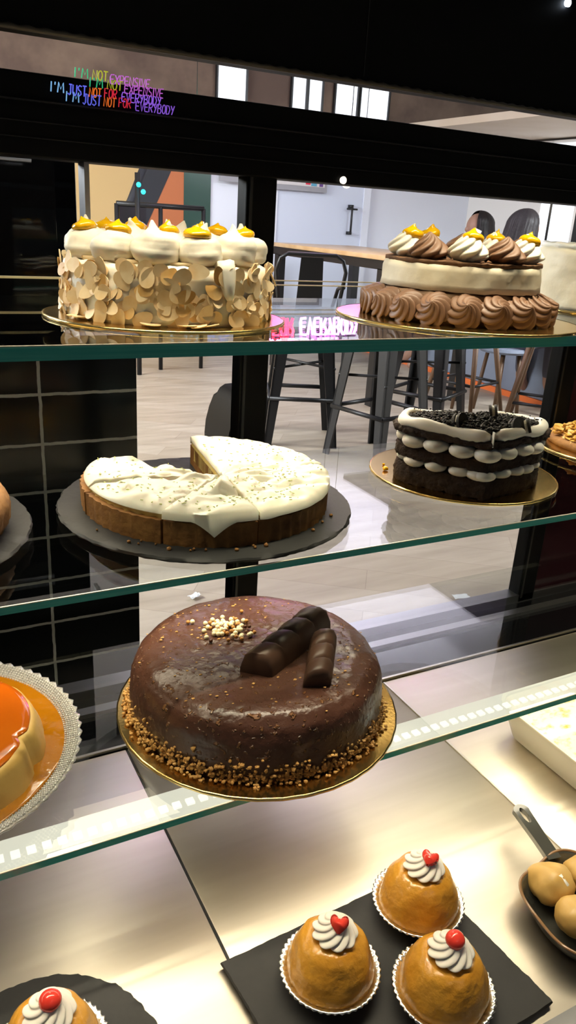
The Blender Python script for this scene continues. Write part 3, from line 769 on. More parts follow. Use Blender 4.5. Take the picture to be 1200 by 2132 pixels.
# ------------------------------------------------------------------ 1 almond cake
board('cake_board', 'round gold cake board under the almond cake', 'cake board', .278, .803, ZT, .126, M['gold'], M['goldedge'])
cake = thing('almond_cake', 'cream cake coated in sliced almonds, topped with cream dollops', 'cake', (.282, .810, ZT + .003))
RC, HC = .107, .054
bm = lathe(dense([(0, 0), (RC, 0), (RC + .001, HC * .5), (RC - .001, HC - .004), (RC - .006, HC), (0, HC)], .006), 90)
wob(bm, .004, 60, 3, .002); wob(bm, .0015, 160, 8, .002)
obj('cake_body', bm, M['creamw'], cake)
obj('top_sponge', lathe([(0, HC - .001), (RC - .012, HC - .001), (RC - .010, HC + .004), (0, HC + .004)], 64), M['genoise'], cake)
def almond_mesh(s):
    bm = BM(); n = 16
    rim = []
    for i in range(n):
        a = i * 2 * PI / n; r = 1.0
        x = math.cos(a) * s * (1 - .22 * math.sin(a)); y = math.sin(a) * s * 1.45
        rim.append((x, y))
    top = [bm.verts.new((x, y, .0005 + (x * x + y * y) * 5)) for x, y in rim]; bot = [bm.verts.new((x * .96, y * .96, -.0004 + (x * x + y * y) * 5)) for x, y in rim]
    ct = bm.verts.new((0, 0, .0005)); cb = bm.verts.new((0, 0, -.0004))
    for i in range(n):
        j = (i + 1) % n
        bm.faces.new((top[i], top[j], ct)); bm.faces.new((bot[j], bot[i], cb)); bm.faces.new((top[j], top[i], bot[i], bot[j]))
    return bm
def almond_xf(a, z, tilt):
    rr = RC + .0004 + random.random() * .0028
    n = Vector((math.cos(a), math.sin(a), random.uniform(-.15, .25))).normalized()
    q = n.to_track_quat('Z', 'Y').to_matrix().to_4x4()
    return Matrix.Translation((rr * math.cos(a), rr * math.sin(a), z)) @ q @ Matrix.Rotation(random.uniform(0, 6.28), 4, 'Z') @ Matrix.Rotation(tilt, 4, 'X')
am = [obj('almond_flake', almond_mesh(.0072), M['almond'], cake, ang=30), obj('almond_flake', almond_mesh(.0064), M['almond2'], cake, ang=30)]
tocam = math.atan2(-.81, -.28)
for k in range(99):
    a = tocam + random.gauss(0, .85); z = .004 + random.random() ** .9 * (HC - .006)
    mtx = almond_xf(a, z, random.uniform(-.22, .22))
    if k < 2: am[k].matrix_local = mtx
    else: inst(am[0 if random.random() < .68 else 1], cake, mtx)
bm = BM()
for k in range(130):
    q = almond_mesh(random.uniform(.0045, .0075)); a = tocam + random.uniform(-PI, PI)
    q.transform(almond_xf(a, .003 + random.random() * (HC - .004), random.uniform(-.6, .6)))
    me = bpy.data.meshes.new('x'); q.to_mesh(me); q.free(); bm.from_mesh(me); bpy.data.meshes.remove(me)
o = obj('almond_coating', bm, M['almond'], cake, ang=30); o['kind'] = 'stuff'
for k in range(7):
    a = tocam - .25 + random.uniform(-.7, .7); rr = RC + random.uniform(.002, .010)
    inst(am[0], cake, T(rr * math.cos(a), rr * math.sin(a), .0022, random.uniform(-.15, .15), 0, random.uniform(0, 6)))
kinds = 'YPYPYPYPYYPY'
for k in range(12):
    a = tocam + math.radians(-8 + (k - 1) * 30) - math.radians(0)
    yel = kinds[k] == 'Y'
    d = obj('cream_dollop', dollop(.0215 + random.uniform(-.001, .0015), .036 if not yel else .034, k * 1.7, .30 if not yel else .16), M['cream'], cake)
    d.location = (.083 * math.cos(a), .083 * math.sin(a), HC + .0015); d.rotation_euler = (random.uniform(-.08, .08), random.uniform(-.08, .08), k)
    if yel:
        c = dollop(.0122, .0125, k * 2.1, .28); obj('curd_drop', c, M['curd'], d, loc=(.003 * math.cos(k), .003 * math.sin(k), .0245))
for k in range(6):
    a = tocam + k * PI / 3; yel = k % 2 == 0
    d = obj('cream_dollop', dollop(.0205, .036, 30 + k, .3), M['cream'], cake, loc=(.040 * math.cos(a), .040 * math.sin(a), HC + .0015))
    if yel: obj('curd_drop', dollop(.0105, .0135, k * 3., .32), M['curd'], d, loc=(0, 0, .0245))
# a soft trail of cream that ran down the front
bm = BM(); a = tocam + .55
tube(bm, [((RC - .006 + .012 * s) * math.cos(a), (RC - .006 + .012 * s) * math.sin(a), HC + .006 - .034 * s) for s in (0, .3, .6, .85, 1)], [.010, .0095, .008, .006, .003], 12); wob(bm, .0015, 120)
obj('cream_run', bm, M['creamw'], cake)

# ------------------------------------------------------------------ 2 two-layer mousse cake
board('cake_board', 'round gold cake board under the vanilla and chocolate mousse cake', 'cake board', .647, .774, ZT, .1495, M['gold'], M['goldedge'])
cake = thing('mousse_cake', 'vanilla over chocolate mousse cake ringed with chocolate rosettes', 'cake', (.648, .777, ZT + .003))
RC = .096; ca = math.atan2(-.777, -.648)
def layer(name, z0, z1, r0, r1, m, seed, amp=.0015):
    bm = lathe(dense([(0, z0), (r0, z0), ((r0 + r1) / 2, (z0 + z1) / 2), (r1, z1), (0, z1)], .005), 80); wob(bm, amp, 70, seed); wob(bm, amp * .6, 200, seed); return obj(name, bm, m, cake)
layer('chocolate_layer', 0, .034, RC + .003, RC, M['chocmousse'], 1, .002)
layer('sponge_layer', .033, .039, RC - .004, RC - .003, M['sponge'], 2, .003)
layer('vanilla_layer', .036, .064, RC + .001, RC - .002, M['vanilla'], 3, .002)
layer('top_disc', .064, .0685, RC - .003, RC - .002, M['sponge'], 4, .0022)
sw = swirl(.0205, .024, 8, 2.6, .20)
ros = obj('chocolate_rosette', sw, M['choccream'], cake)
N = 19
for k in range(N):
    a = ca + k * 2 * PI / N + .1; rr = RC + .0125
    mt = Matrix.Translation((rr * math.cos(a), rr * math.sin(a), .0180)) @ Matrix.Rotation(a, 4, 'Z') @ Matrix.Rotation(math.radians(58), 4, 'Y') @ Matrix.Rotation(k * 1.3, 4, 'Z') @ Matrix.Translation((0, 0, -.009)) @ Matrix.Scale(.98, 4)
    if k == 0: ros.matrix_local = mt
    else: inst(ros, cake, mt)
sc1 = obj('cream_rosette', swirl(.0225, .034, 7, 2.3, .18), M['creamw'], cake); sc2 = obj('chocolate_swirl', swirl(.0225, .030, 7, 2.3, .18), M['choccream'], cake)
for k in range(10):
    a = ca + math.radians(4 + 36 * k); mt = T(.072 * math.cos(a), .072 * math.sin(a), .068, random.uniform(-.1, .1), random.uniform(-.1, .1), k * 1.1)
    src = sc1 if k % 2 == 0 else sc2
    if k < 2: src.matrix_local = mt; o = src
    else: o = inst(src, cake, mt)
    if k % 2 == 0:
        obj('curd_drop', dollop(.0128, .0145, k * 1.9, .34), M['curd'], o, loc=(.003 * math.cos(k * 2), .003 * math.sin(k * 2), .0215))
bm = BM()
for k in range(70):
    a = random.uniform(0, 6.28); rr = .062 * random.random() ** .5; q = bmesh.ops.create_cube(bm, size=.004)
    bmesh.ops.transform(bm, matrix=T(rr * math.cos(a), rr * math.sin(a), .0715, random.random() * 3, random.random() * 3, random.random() * 3) @ Matrix.Diagonal((1, .4, 1.6, 1)), verts=q['verts'])
o = obj('chocolate_shavings', bm, M['cookie'], cake, smooth=False); o['kind'] = 'stuff'

# ------------------------------------------------------------------ 3 plain white cake
board('cake_board', 'dark round cake board under the plain pale cream cake', 'cake board', 1.03, .862, ZT, .130, M['blackgloss'], M['goldedge'])
cake = thing('cream_cake', 'plain pale cream cake behind the mousse cake', 'cake', (1.025, .872, ZT + .003))
bm = lathe(dense([(0, 0), (.114, 0), (.116, .04), (.115, .080), (.109, .087), (0, .085)], .005), 90); wob(bm, .003, 40, 5, .003); wob(bm, .0015, 130, 7, .003)
obj('cake_body', bm, mat('butter_cream', (.80, .70, .50), .55, sss=.1, bump=(60, .3, .003)), cake)
bm = lathe(dense([(0, .083), (.104, .083), (.112, .086), (.110, .092), (.098, .0915), (0, .091)], .005), 90); wob(bm, .004, 60, 15)
obj('cream_top', bm, M['creamw'], cake)

# ------------------------------------------------------------------ 4 lemon tart in slices on round slate
slate_disc('slate_board', 'large round slate board under the white lemon tart', .337, .822, ZM, .177, .0085, 1)
TC = Vector((.338, .824)); TR = .147; TP = Vector((.345, .795)); TZ = ZM + .0085
def tart_slice(label, a0, a1, seed, peaks, rim_=.975, tip=None):
    t = thing('tart_slice', label, 'tart slice', (TC.x, TC.y, TZ), 0, 'slices of the white lemon tart')
    apex = TP - TC; g = .0013
    def hit(a):                                     # from the apex to the rim
        d = Vector((math.cos(a), math.sin(a))); b = apex.dot(d); return -b + math.sqrt(b * b - apex.length_squared + TR * TR)
    mid = (a0 + a1) / 2
    off = apex + Vector((math.cos(mid), math.sin(mid))) * g / max(.3, math.sin((a1 - a0) / 2))
    n = max(8, int((a1 - a0) * 26)); m_ = 22
    def pt(u, v, rim=1.0):
        a = a0 + (a1 - a0) * u; L_ = hit(a) - g * 1.4
        return off + Vector((math.cos(a), math.sin(a))) * L_ * v * rim
    def shell(z0, z1, rim, top):
        bm = BM(); lo, hi = [], []
        for i in range(n + 1):
            lo.append([]); hi.append([])
            for j in range(m_ + 1):
                p = pt(i / n, min(1, j / (m_ - 1)) if top and rim_ > 1 else j / m_, rim); a = math.atan2(p.y, p.x)
                fl = .0013 * math.sin(a * 62) * max(0, (j / m_ - .93) / .07) if not top else 0
                q = p * (1 + fl / TR)
                sl = (.012 * (j / m_ - .9) / .1 if j / m_ > .9 else 0) if not top else 0
                lo[i].append(bm.verts.new((q.x * (1 - sl * .35), q.y * (1 - sl * .35), z0)))
                z = z1
                if top:
                    w = noise.noise(Vector((p.x * 26 + seed, p.y * 26, seed))) * .005 + (.5 - abs(noise.noise(Vector((p.x * 34 + p.y * 12, p.y * 60 + seed, 2))))) * .011 - .0055 + .0006 * noise.noise(p.to_3d() * 190)
                    for (px, py, ph, pr) in peaks:
                        d_ = (p - Vector((px, py))).length; w += ph * max(0, 1 - d_ / pr) ** 1.7
                    e = min(1, (1 - j / m_) * 9 + .0, min(i, n - i) * .9 + .45) ** .5
                    z = z0 + (z1 - z0 + w) * max(.12, e)
                    if j == m_ and rim_ > 1:
                        dr = .003 + .004 * max(0, noise.noise(Vector((a * 5, seed, 0))))
                        if tip is not None: dr += .017 * max(0, 1 - abs(math.atan2(math.sin(a - tip), math.cos(a - tip))) / .16) ** 1.4
                        z = z0 - dr; lo[i][j].co.z = z - .0006; lo[i][j].co.xy = lo[i][j].co.xy * .996; q = q * 1.006
                hi[i].append(bm.verts.new((q.x, q.y, z)))
        F = bm.faces.new
        for i in range(n):
            for j in range(m_):
                if j > 0: F((lo[i][j], lo[i][j + 1], lo[i + 1][j + 1], lo[i + 1][j])); F((hi[i][j], hi[i + 1][j], hi[i + 1][j + 1], hi[i][j + 1]))
                else:
                    F((lo[i][0], lo[i][1], lo[i + 1][1])); F((hi[i][0], hi[i + 1][1], hi[i][1]))
            F((lo[i][m_], hi[i][m_], hi[i + 1][m_], lo[i + 1][m_]))
        for j in range(m_):
            F((lo[0][j], hi[0][j], hi[0][j + 1], lo[0][j + 1])); F((lo[n][j], lo[n][j + 1], hi[n][j + 1], hi[n][j]))
        return bm
    obj('crust', shell(0, .027, 1.0, False), M['crust'], t, ang=50)
    obj('filling', shell(.010, .0335, .955, False), M['filling'], t, ang=50)
    bm = shell(.0325, .0425, rim_, True)
    tp = obj('cream_topping', bm, M['meringue'], t, ang=70)
    zb = BM()
    for k in range(int((a1 - a0) * 70)):
        u, v = random.random(), random.random() ** .6 * .85 + .1; p = pt(u, v)
        q = bmesh.ops.create_cube(zb, size=.0016)
        zz = TZtop(tp, p)
        bmesh.ops.transform(zb, matrix=T(p.x, p.y, zz + .0004, 0, 0, random.random() * 6) @ Matrix.Diagonal((1.8, .55, .4, 1)), verts=q['verts'])
    o = obj('lime_zest', zb, M['lime'], t, smooth=False); o['kind'] = 'stuff'
    return t
def TZtop(o, p):
    best = .045; bd = 9
    for v in o.data.vertices:
        if v.co.z > .036:
            d = (v.co.x - p.x) ** 2 + (v.co.y - p.y) ** 2
            if d < bd: bd = d; best = v.co.z
    return best
D = math.radians
tart_slice('widest slice of white lemon tart, right of the missing piece', D(2), D(82), 1., [(.05, .09, .004, .03), (.10, .03, .003, .03)], 1.006)
tart_slice('narrow slice of white lemon tart on the far left of the gap', D(134), D(171), 2., [(-.08, .05, .004, .03)])
tart_slice('smooth slice of white lemon tart at the left rim', D(171), D(219), 3., [(-.03, -.03, .006, .022), (-.09, -.02, .003, .03)])
tart_slice('slice of white lemon tart with a cream tip hanging over its crust', D(219), D(266), 4., [(-.015, -.075, .010, .022), (-.05, -.09, .006, .02), (.0, -.05, .007, .014)], 1.012, D(251))
tart_slice('slice of white lemon tart with a sharp cream peak at the front right', D(266), D(362), 5., [(.075, -.075, .010, .022), (.05, -.04, .006, .02), (.11, -.03, .005, .025)], 1.010)
cd_ = BM()
tip = [(TC.x - .008, TC.y - .1405, TZ + .038), (TC.x - .009, TC.y - .148, TZ + .030), (TC.x - .010, TC.y - .1500, TZ + .020)]
for k in range(16):
    a = random.uniform(-2.9, -.6); rr = TR + random.uniform(.004, .014)
    q = ball(cd_, (TC.x + rr * math.cos(a), TC.y + rr * math.sin(a), TZ + .0015), random.uniform(.0012, .003), 1, nz=.4, ns=500)
o = obj('tart_crumbs', cd_, M['crust'], None); tag(o, 'loose pastry crumbs scattered on the slate around the tart', 'crumbs', kind='stuff')
# left slate and crusty tart
slate_disc('slate_board', 'round slate board under the brown crusted cake at the left', -.046, .848, ZM, .178, .0085, 5)
cake = thing('crusted_cake', 'brown crusted cake of which only the edge shows', 'cake', (-.034, .835, ZM + .0085))
bm = lathe(dense([(0, 0), (.134, 0), (.141, .012), (.143, .030), (.138, .040), (.128, .043), (0, .040)], .005), 100, mod=lambda a, r, z: (r + (.0012 * math.sin(a * 56) if r > .13 else 0), z)); wob(bm, .0025, 90, 2, .002)
obj('crust', bm, M['crust'], cake)
bm = lathe(dense([(0, .038), (.120, .040), (.124, .044), (0, .046)], .008), 64); wob(bm, .002, 50)
obj('filling', bm, M['genoise'], cake)

# ------------------------------------------------------------------ 5 dark heart cake
board('cake_board', 'round gold cake board under the dark heart shaped cake', 'cake board', .742, .828, ZM, .1355, M['gold'], M['goldedge'])
HX = Vector((.684, .714)); hax = math.radians(66)
heart = thing('heart_cake', 'dark heart shaped sponge cake layered with piped white cream', 'cake', (HX.x, HX.y, ZM + .003), hax - PI / 2)
heart.scale = (.95, .95, .87)
def heart_outline(s=1., n=72, grow=0.):
    pts = []
    # straight sides from the tip at the origin, round lobes and a notch; +Y is the axis
    W, L_ = .108, .098
    ctl = [(0, 0), (.036, .023), (.074, .048), (.102, .070), (.112, .090), (.109, .113), (.092, .130), (.064, .135), (.036, .127), (.013, .110), (0, .100)]
    full = ctl + [(-x, y) for x, y in ctl[-2:0:-1]]
    c = Vector((0, .072)); out = []
    m_ = len(full)
    for i in range(m_):
        a, b = Vector(full[i]), Vector(full[(i + 1) % m_]); p0 = Vector(full[i - 1]); p3 = Vector(full[(i + 2) % m_])
        for k in range(4):
            tt = k / 4
            if i in (0, m_ - 1, 9, 10): q = a.lerp(b, tt)
            else: q = .5 * ((2 * a) + (b - p0) * tt + (2 * p0 - 5 * a + 4 * b - p3) * tt * tt + (3 * a - p0 - 3 * b + p3) * tt ** 3)
            q = c + (q - c) * (s + grow / .09); out.append((q.x, q.y))
    return out
def heart_slab(name, z0, z1, s, m, amp, seed, droop=0.):
    ol = heart_outline(s); bm = BM(); c = Vector((0, .072)); rows = []
    prof = [(.0, z0), (.985, z0), (1.0, z0 + (z1 - z0) * .3), (1.0, z0 + (z1 - z0) * .7), (.985, z1), (.8, z1), (.5, z1), (.2, z1)]
    for f, z in prof:
        row = []
        for x, y in ol:
            p = c + (Vector((x, y)) - c) * max(f, .02)
            row.append(bm.verts.new((p.x, p.y, z + droop * (f ** 3) * (.5 + .5 * noise.noise(Vector((x * 25, y * 25, seed)))))))
        rows.append(row)
    n = len(ol)
    for a, b in zip(rows, rows[1:]):
        for i in range(n): bm.faces.new((a[i], a[(i + 1) % n], b[(i + 1) % n], b[i]))
    bm.faces.new(rows[0][::-1]); bm.faces.new(rows[-1])
    bmesh.ops.subdivide_edges(bm, edges=bm.edges[:], cuts=1, use_grid_fill=True)
    wob(bm, amp, 110, seed); wob(bm, amp * 1.3, 300, seed + 3)
    return obj(name, bm, m, heart, ang=48)
heart_slab('sponge_layer', 0, .030, .96, M['dark'], .0022, 1)
heart_slab('sponge_layer', .043, .061, .97, M['dark'], .0022, 2)
heart_slab('sponge_layer', .0775, .0885, 1.03, M['dark'], .002, 3, .006)
dl = None
for z, s, R_, H_ in ((.029, .80, .0165, .0165), (.060, .83, .0185, .0205)):
    ol = [Vector(p) for p in heart_outline(s, grow=0)]
    per = sum((ol[i] - ol[i - 1]).length for i in range(len(ol))); acc = 0; step = R_ * 1.75; nxt = 0
    for i in range(len(ol)):
        if acc >= nxt:
            b = ball(BM(), (0, 0, 0), 1, 3, (R_, R_ * (.95 + .1 * random.random()), H_ * .56)); wob(b, .0015, 60, i + z * 99)
            obj('cream_dollop', b, M['piped'], heart, loc=(ol[i].x, ol[i].y, z + H_ * .46)); nxt += step
        acc += (ol[i] - ol[i - 1]).length
ol = [Vector(p) for p in heart_outline(.90)]
half = len(ol) // 2
def bead(pts, name, rad, z):
    bm = BM(); tube(bm, [(p.x, p.y, z + .0018 * math.sin(i * .5)) for i, p in enumerate(pts)], [rad * (1 + .10 * math.sin(i * .9)) * (.55 if i in (0, len(pts) - 1) else 1) for i in range(len(pts))], 14); wob(bm, .0012, 90, rad * 999)
    return obj(name, bm, M['piped'], heart)
bead(ol[1:half + 1], 'cream_border', .0088, .0970); bead(ol[half + 1:] + [ol[0] + Vector((-.001, .001))], 'cream_border', .0092, .0970)
heart_slab('cream_topping', .088, .100, .84, M['piped'], .0015, 9)
cb = BM(); ol8 = heart_outline(.84); random.seed(21)
def inside(x, y, poly):
    c_ = False; j = len(poly) - 1
    for i in range(len(poly)):
        if (poly[i][1] > y) != (poly[j][1] > y) and x < (poly[j][0] - poly[i][0]) * (y - poly[i][1]) / (poly[j][1] - poly[i][1]) + poly[i][0]: c_ = not c_
        j = i
    return c_
k = 0
while k < 1300:
    x, y = random.uniform(-.11, .11), random.uniform(0, .16)
    if inside(x, y, ol8):
        ball(cb, (x, y, .1005 + .011 * max(0, 1 - (x / .10) ** 2 - ((y - .075) / .07) ** 2) * random.random() ** .4 + .002 * random.random()), random.uniform(.0016, .0040), 1, (1, 1, .8), .5, 300); k += 1
for k in range(40):
    p = random.choice(ol); s = random.uniform(.85, 1.0); ball(cb, (p.x * s, .072 + (p.y - .072) * s, .1085), random.uniform(.0008, .0018), 1)
o = obj('cookie_crumbs', cb, M['cookie'], heart, smooth=False); o['kind'] = 'stuff'
def cookie(x, y, z, rx, rz, sc=1.):
    """half a round sandwich cookie standing in the crumbs"""
    e = thing('x', 'x', 'x'); 
    def halfdisc(r, z0, z1):
        return prism([(r * math.cos(a), r * math.sin(a)) for a in [i * PI / 14 for i in range(15)]], z0, z1)
    bm = halfdisc(.017 * sc, -.0055, -.0018); q = halfdisc(.017 * sc, .0018, .0055); me = bpy.data.meshes.new('x'); q.to_mesh(me); q.free(); bm.from_mesh(me); bpy.data.meshes.remove(me)
    bpy.data.objects.remove(e)
    o = obj('cookie', bm, M['cookie'], heart, smooth=False); o.matrix_local = Matrix.Translation((x, y, z)) @ Matrix.Rotation(rz, 4, 'Z') @ Matrix.Rotation(rx, 4, 'X')
    obj('cookie_cream', halfdisc(.0155 * sc, -.0018, .0018), M['piped'], o, smooth=False)
cookie(-.030, .052, .102, D(68), D(52), 1.15); cookie(.052, .044, .100, D(58), D(35), 1.2); cookie(.028, .092, .108, D(80), D(75), 1.1); cookie(.066, .052, .099, D(70), D(70), 1.1)
obj('cut_gap', bx(-.0006, .0006, -.004, .004, .086, .108), M['piped'], heart, smooth=False)
cr = BM()
for x, y, r in ((.633, .868, .004), (.660, .861, .0045), (.655, .868, .003), (.645, .890, .002), (.664, .853, .0025), (.668, .872, .002)):
    ball(cr, (x, y, ZM + .003 + r * .8), r, 2, (1.2, 1, .8), .4, 300)
o = obj('sponge_crumbs', cr, M['curd'], None); tag(o, 'yellow cake crumbs on the gold board left of the heart cake', 'crumbs', kind='stuff')

# right plate with nutty cake
board('cake_board', 'dark gold cake board under the nut topped cake at the right', 'cake board', 1.103, .861, ZM, .133, M['gold'], M['goldedge'])
cake = thing('praline_cake', 'flat cake covered in golden nut flakes, cut off by the frame', 'cake', (1.112, .868, ZM + .003))
bm = lathe(dense([(0, 0), (.112, 0), (.113, .006), (.106, .011), (0, .012)], .006), 80); wob(bm, .004, 60, 4, .002)
obj('cake_body', bm, M['crust'], cake)
bm = BM()
for k in range(420):
    a = random.uniform(0, 6.28); rr = .106 * random.random() ** .5; q = almond_mesh(random.uniform(.0035, .0065))
    q.transform(T(rr * math.cos(a), rr * math.sin(a), .0125 + random.random() * .005 - (.007 if rr > .1 else 0), random.uniform(-.7, .7), random.uniform(-.7, .7), random.random() * 6))
    me = bpy.data.meshes.new('x'); q.to_mesh(me); q.free(); bm.from_mesh(me); bpy.data.meshes.remove(me)
o = obj('nut_flakes', bm, mat('golden_flake', (.78, .48, .10), .4, var=((.55, .26, .04), 40, .4, .8)), cake, ang=30); o['kind'] = 'stuff'

# ------------------------------------------------------------------ 6 chocolate cake
board('cake_board', 'round gold cake board under the glazed chocolate cake', 'cake board', .352, .686, ZB, .1635, M['gold'], M['goldedge'])
cake = thing('chocolate_cake', 'glazed chocolate cake with nut crumbs round its base', 'cake', (.352, .692, ZB + .003))
RC, HC = .146, .074; ca = math.atan2(-.692, -.352)
bm = lathe(dense([(0, 0), (RC, 0), (RC + .001, .02), (RC - .001, .045), (RC - .006, .060), (RC - .017, .070), (RC - .032, .0735), (0, .075)], .004), 140)
wob(bm, .0022, 22, 6, .002)
bm.normal_update()
for v in bm.verts:
    if v.co.z > .045: v.co += v.normal * (.0009 * noise.noise(v.co * 110) + .0006 * max(0, noise.noise(v.co * 260)))
obj('glazed_body', bm, M['ganache'], cake)
random.seed(5)
def crumb(a, z, rr, s): return T(rr * math.cos(a), rr * math.sin(a), z, random.random() * 3, random.random() * 3, random.random() * 3, s)
c0 = obj('nut_crumb', ball(BM(), (0, 0, 0), 1, 1, (1, .8, .7), .5, 2), M['nut'], cake, smooth=False)
for k in range(100):
    a = ca + random.gauss(0, .9); z = .003 + abs(random.gauss(0, .010)); mt = crumb(a, z, RC + .0015, random.uniform(.0018, .0031))
    if k == 0: c0.matrix_local = mt
    else: inst(c0, cake, mt)
bm = BM()
for k in range(1500):
    a = random.uniform(0, 6.28); z = .001 + abs(random.gauss(0, .0095)); rr = RC + random.uniform(0, .003) + (random.uniform(0, .008) if z < .004 else 0)
    ball(bm, (rr * math.cos(a), rr * math.sin(a), z), random.uniform(.0013, .0027), 1, (1, 1, .8), .5, 500)
o = obj('nut_coating', bm, M['nut'], cake, smooth=False); o['kind'] = 'stuff'
bm = BM()
for k in range(170):
    a = random.uniform(0, 6.28); rr = (RC - .008) * random.random() ** .45
    z = .0745 if rr < RC - .032 else .0735 - (rr - RC + .032) * .35
    ball(bm, (rr * math.cos(a), rr * math.sin(a), z), random.uniform(.0007, .0017), 1, (1.4, 1, .6), .5, 500)
o = obj('glaze_flecks', bm, M['nut'], cake, smooth=False); o['kind'] = 'stuff'
pw = obj('sugar_pearl', ball(BM(), (0, 0, 0), .0030, 2), M['pearlw'], cake); pb = obj('sugar_pearl', ball(BM(), (0, 0, 0), .0024, 2), M['pearlb'], cake); pc = obj('sugar_pearl', ball(BM(), (0, 0, 0), .0025, 2), M['pearlc'], cake)
pcx, pcy = -.020, .046
for k in range(98):
    x = pcx + random.gauss(0, .0165); y = pcy + random.gauss(0, .0145); mt = T(x, y, .0765 + random.random() * .0015)
    if k < 3: (pw, pb, pc)[k].matrix_local = mt
    else: inst(random.choice((pw, pw, pb, pc, pc)), cake, mt)
# broken ridged chocolate bars leaning on one another
def bar(name, L_, w, h, segs):
    bm = BM(); nv = segs * 12 + 1
    sec = [(-.5, 0), (-.48, .45), (-.36, .85), (-.15, 1.0), (.15, 1.0), (.36, .85), (.48, .45), (.5, 0)]
    rows = []
    for j in range(nv):
        v = j / (nv - 1); f = abs(math.sin(v * segs * PI)); k = .88 + .12 * f ** .35
        if j in (0, nv - 1): k *= .8
        sk = .25 * math.sin(v * 9)
        rows.append([bm.verts.new((x * w * (.9 + .1 * k), (v - .5) * L_ + x * w * .35 * (1 if segs > 2 else .6), z * h * k)) for x, z in sec])
    n = len(sec)
    for a, b in zip(rows, rows[1:]):
        for i in range(n): bm.faces.new((a[i], a[(i + 1) % n], b[(i + 1) % n], b[i]))
    bm.faces.new(rows[0][::-1]); bm.faces.new(rows[-1])
    wob(bm, .0006, 150)
    return obj(name, bm, M['bar'], cake, ang=60)
o = bar('chocolate_bar', .124, .035, .031, 4); o.matrix_local = Matrix.Translation((.024, -.026, .0815)) @ Matrix.Rotation(D(-61), 4, 'Z') @ Matrix.Rotation(D(4), 4, 'X') @ Matrix.Translation((0, 0, -.006))
o = bar('chocolate_bar', .072, .030, .027, 3); o.matrix_local = Matrix.Translation((.042, -.070, .080)) @ Matrix.Rotation(D(-35), 4, 'Z') @ Matrix.Rotation(D(11), 4, 'X') @ Matrix.Translation((0, 0, -.004))

# ------------------------------------------------------------------ 7 flan on a pressed glass plate
PX, PY = -.017, .716
pl = thing('glass_plate', 'round pressed glass plate with a scalloped beaded rim', 'plate', (PX, PY, ZB))
def pm(a, r, z):
    return (r + (.0016 * math.sin(a * 72) if r > .157 else 0), z + (.0006 * math.sin(a * 72) if r > .15 else 0))
bm = lathe(dense([(0, .006), (.11, .006), (.130, .010), (.150, .019), (.163, .026), (.164, .029), (.150, .0225), (.128, .0135), (.11, .0095), (0, .0095)], .004), 288, mod=pm)
obj('dish', bm, M['pressed'], pl)
obj('foot_ring', lathe([(.085, 0), (.092, 0), (.092, .007), (.085, .007), (.085, 0)], 64), M['pressed'], pl)
bm = BM()
for ring in range(6):
    r = .1480 + ring * .0024; n = int(2 * PI * r / .0036); z = .0222 + ring * .00125
    for k in range(n):
        a = (k + .5 * (ring % 2)) * 2 * PI / n
        if -1.9 < a - 2 * PI < 1.7 or -1.9 < a < 1.7:
            q = bmesh.ops.create_icosphere(bm, subdivisions=1, radius=.00145)
            bmesh.ops.translate(bm, verts=q['verts'], vec=(r * math.cos(a), r * math.sin(a), z))
o = obj('beading', bm, M['bead'], pl); o['kind'] = 'stuff'
fl = thing('caramel_flan', 'custard flan with an amber caramel top sitting in syrup', 'dessert', (-.003, .700, ZB + .0096))
def fm(a, r, z):
    d = math.atan2(math.sin(a + .50), math.cos(a + .50)); notch = .007 * math.exp(-(d / .07) ** 2)
    return (r - notch * min(1, r / .08) + .0012 * math.sin(a * 5) if r > .02 else r, z)
bm = lathe(dense([(0, 0), (.113, 0), (.1135, .006), (.1085, .028), (.103, .043), (.0995, .0455), (0, .044)], .004), 128, mod=fm); wob(bm, .002, 45, 2, .003)
obj('custard', bm, M['flan'], fl)
bm = lathe(dense([(0, .0442), (.094, .0445), (.0995, .0455), (.0985, .0470), (.092, .0476), (0, .0468)], .006), 128, mod=fm)
obj('caramel_top', bm, M['caramel'], fl)
bm = lathe(dense([(0, .0002), (.136, .004), (.1515, .0124), (.12, .0130), (0, .0128)], .004), 128, mod=lambda a, r, z: (r + (.004 * math.sin(a * 3 + 1) if r > .1 else 0), z)); wob(bm, .0008, 60, 3)
obj('syrup', bm, M['syrup'], fl, loc=(-.014, .016, .0))

# ------------------------------------------------------------------ 8 rum babas on slate
SQ = [(.2318, .502), (.487, .5165), (.507, .329), (.249, .314)]
def slab(name, label, pts, z, th, seed):
    cx = sum(p[0] for p in pts) / 4; cy = sum(p[1] for p in pts) / 4
    t = thing(name, label, 'serving board', (cx, cy, z)); ol = []
    for i in range(4):
        a = Vector(pts[i]) - Vector((cx, cy)); b = Vector(pts[(i + 1) % 4]) - Vector((cx, cy)); n = 50
        nr = Vector((b.y - a.y, a.x - b.x)).normalized()
        for k in range(n): ol.append((a.lerp(b, k / n), nr))
    bm = BM(); rows = []
    for j, (f, zz) in enumerate([(-.003, 0), (-.001, th * .4), (.0006, th * .75), (-.0008, th), (-.006, th)]):
        row = []
        for i, (p, nr) in enumerate(ol):
            d = (noise.noise(Vector((p.x * 60, p.y * 60, seed))) * .0012 + noise.noise(Vector((p.x * 260, p.y * 260, zz * 400))) * .0012) if j < 4 else 0
            q = p + nr * -(f + d) if False else p * (1 + (f + d) / p.length)
            row.append(bm.verts.new((q.x, q.y, zz)))
        rows.append(row)
    n = len(ol)
    for a, b in zip(rows, rows[1:]):
        for i in range(n): bm.faces.new((a[i], a[(i + 1) % n], b[(i + 1) % n], b[i]))
    bm.faces.new(rows[0][::-1]); bm.faces.new(rows[-1])
    obj('slab', bm, M['slate'], t, ang=40); return t
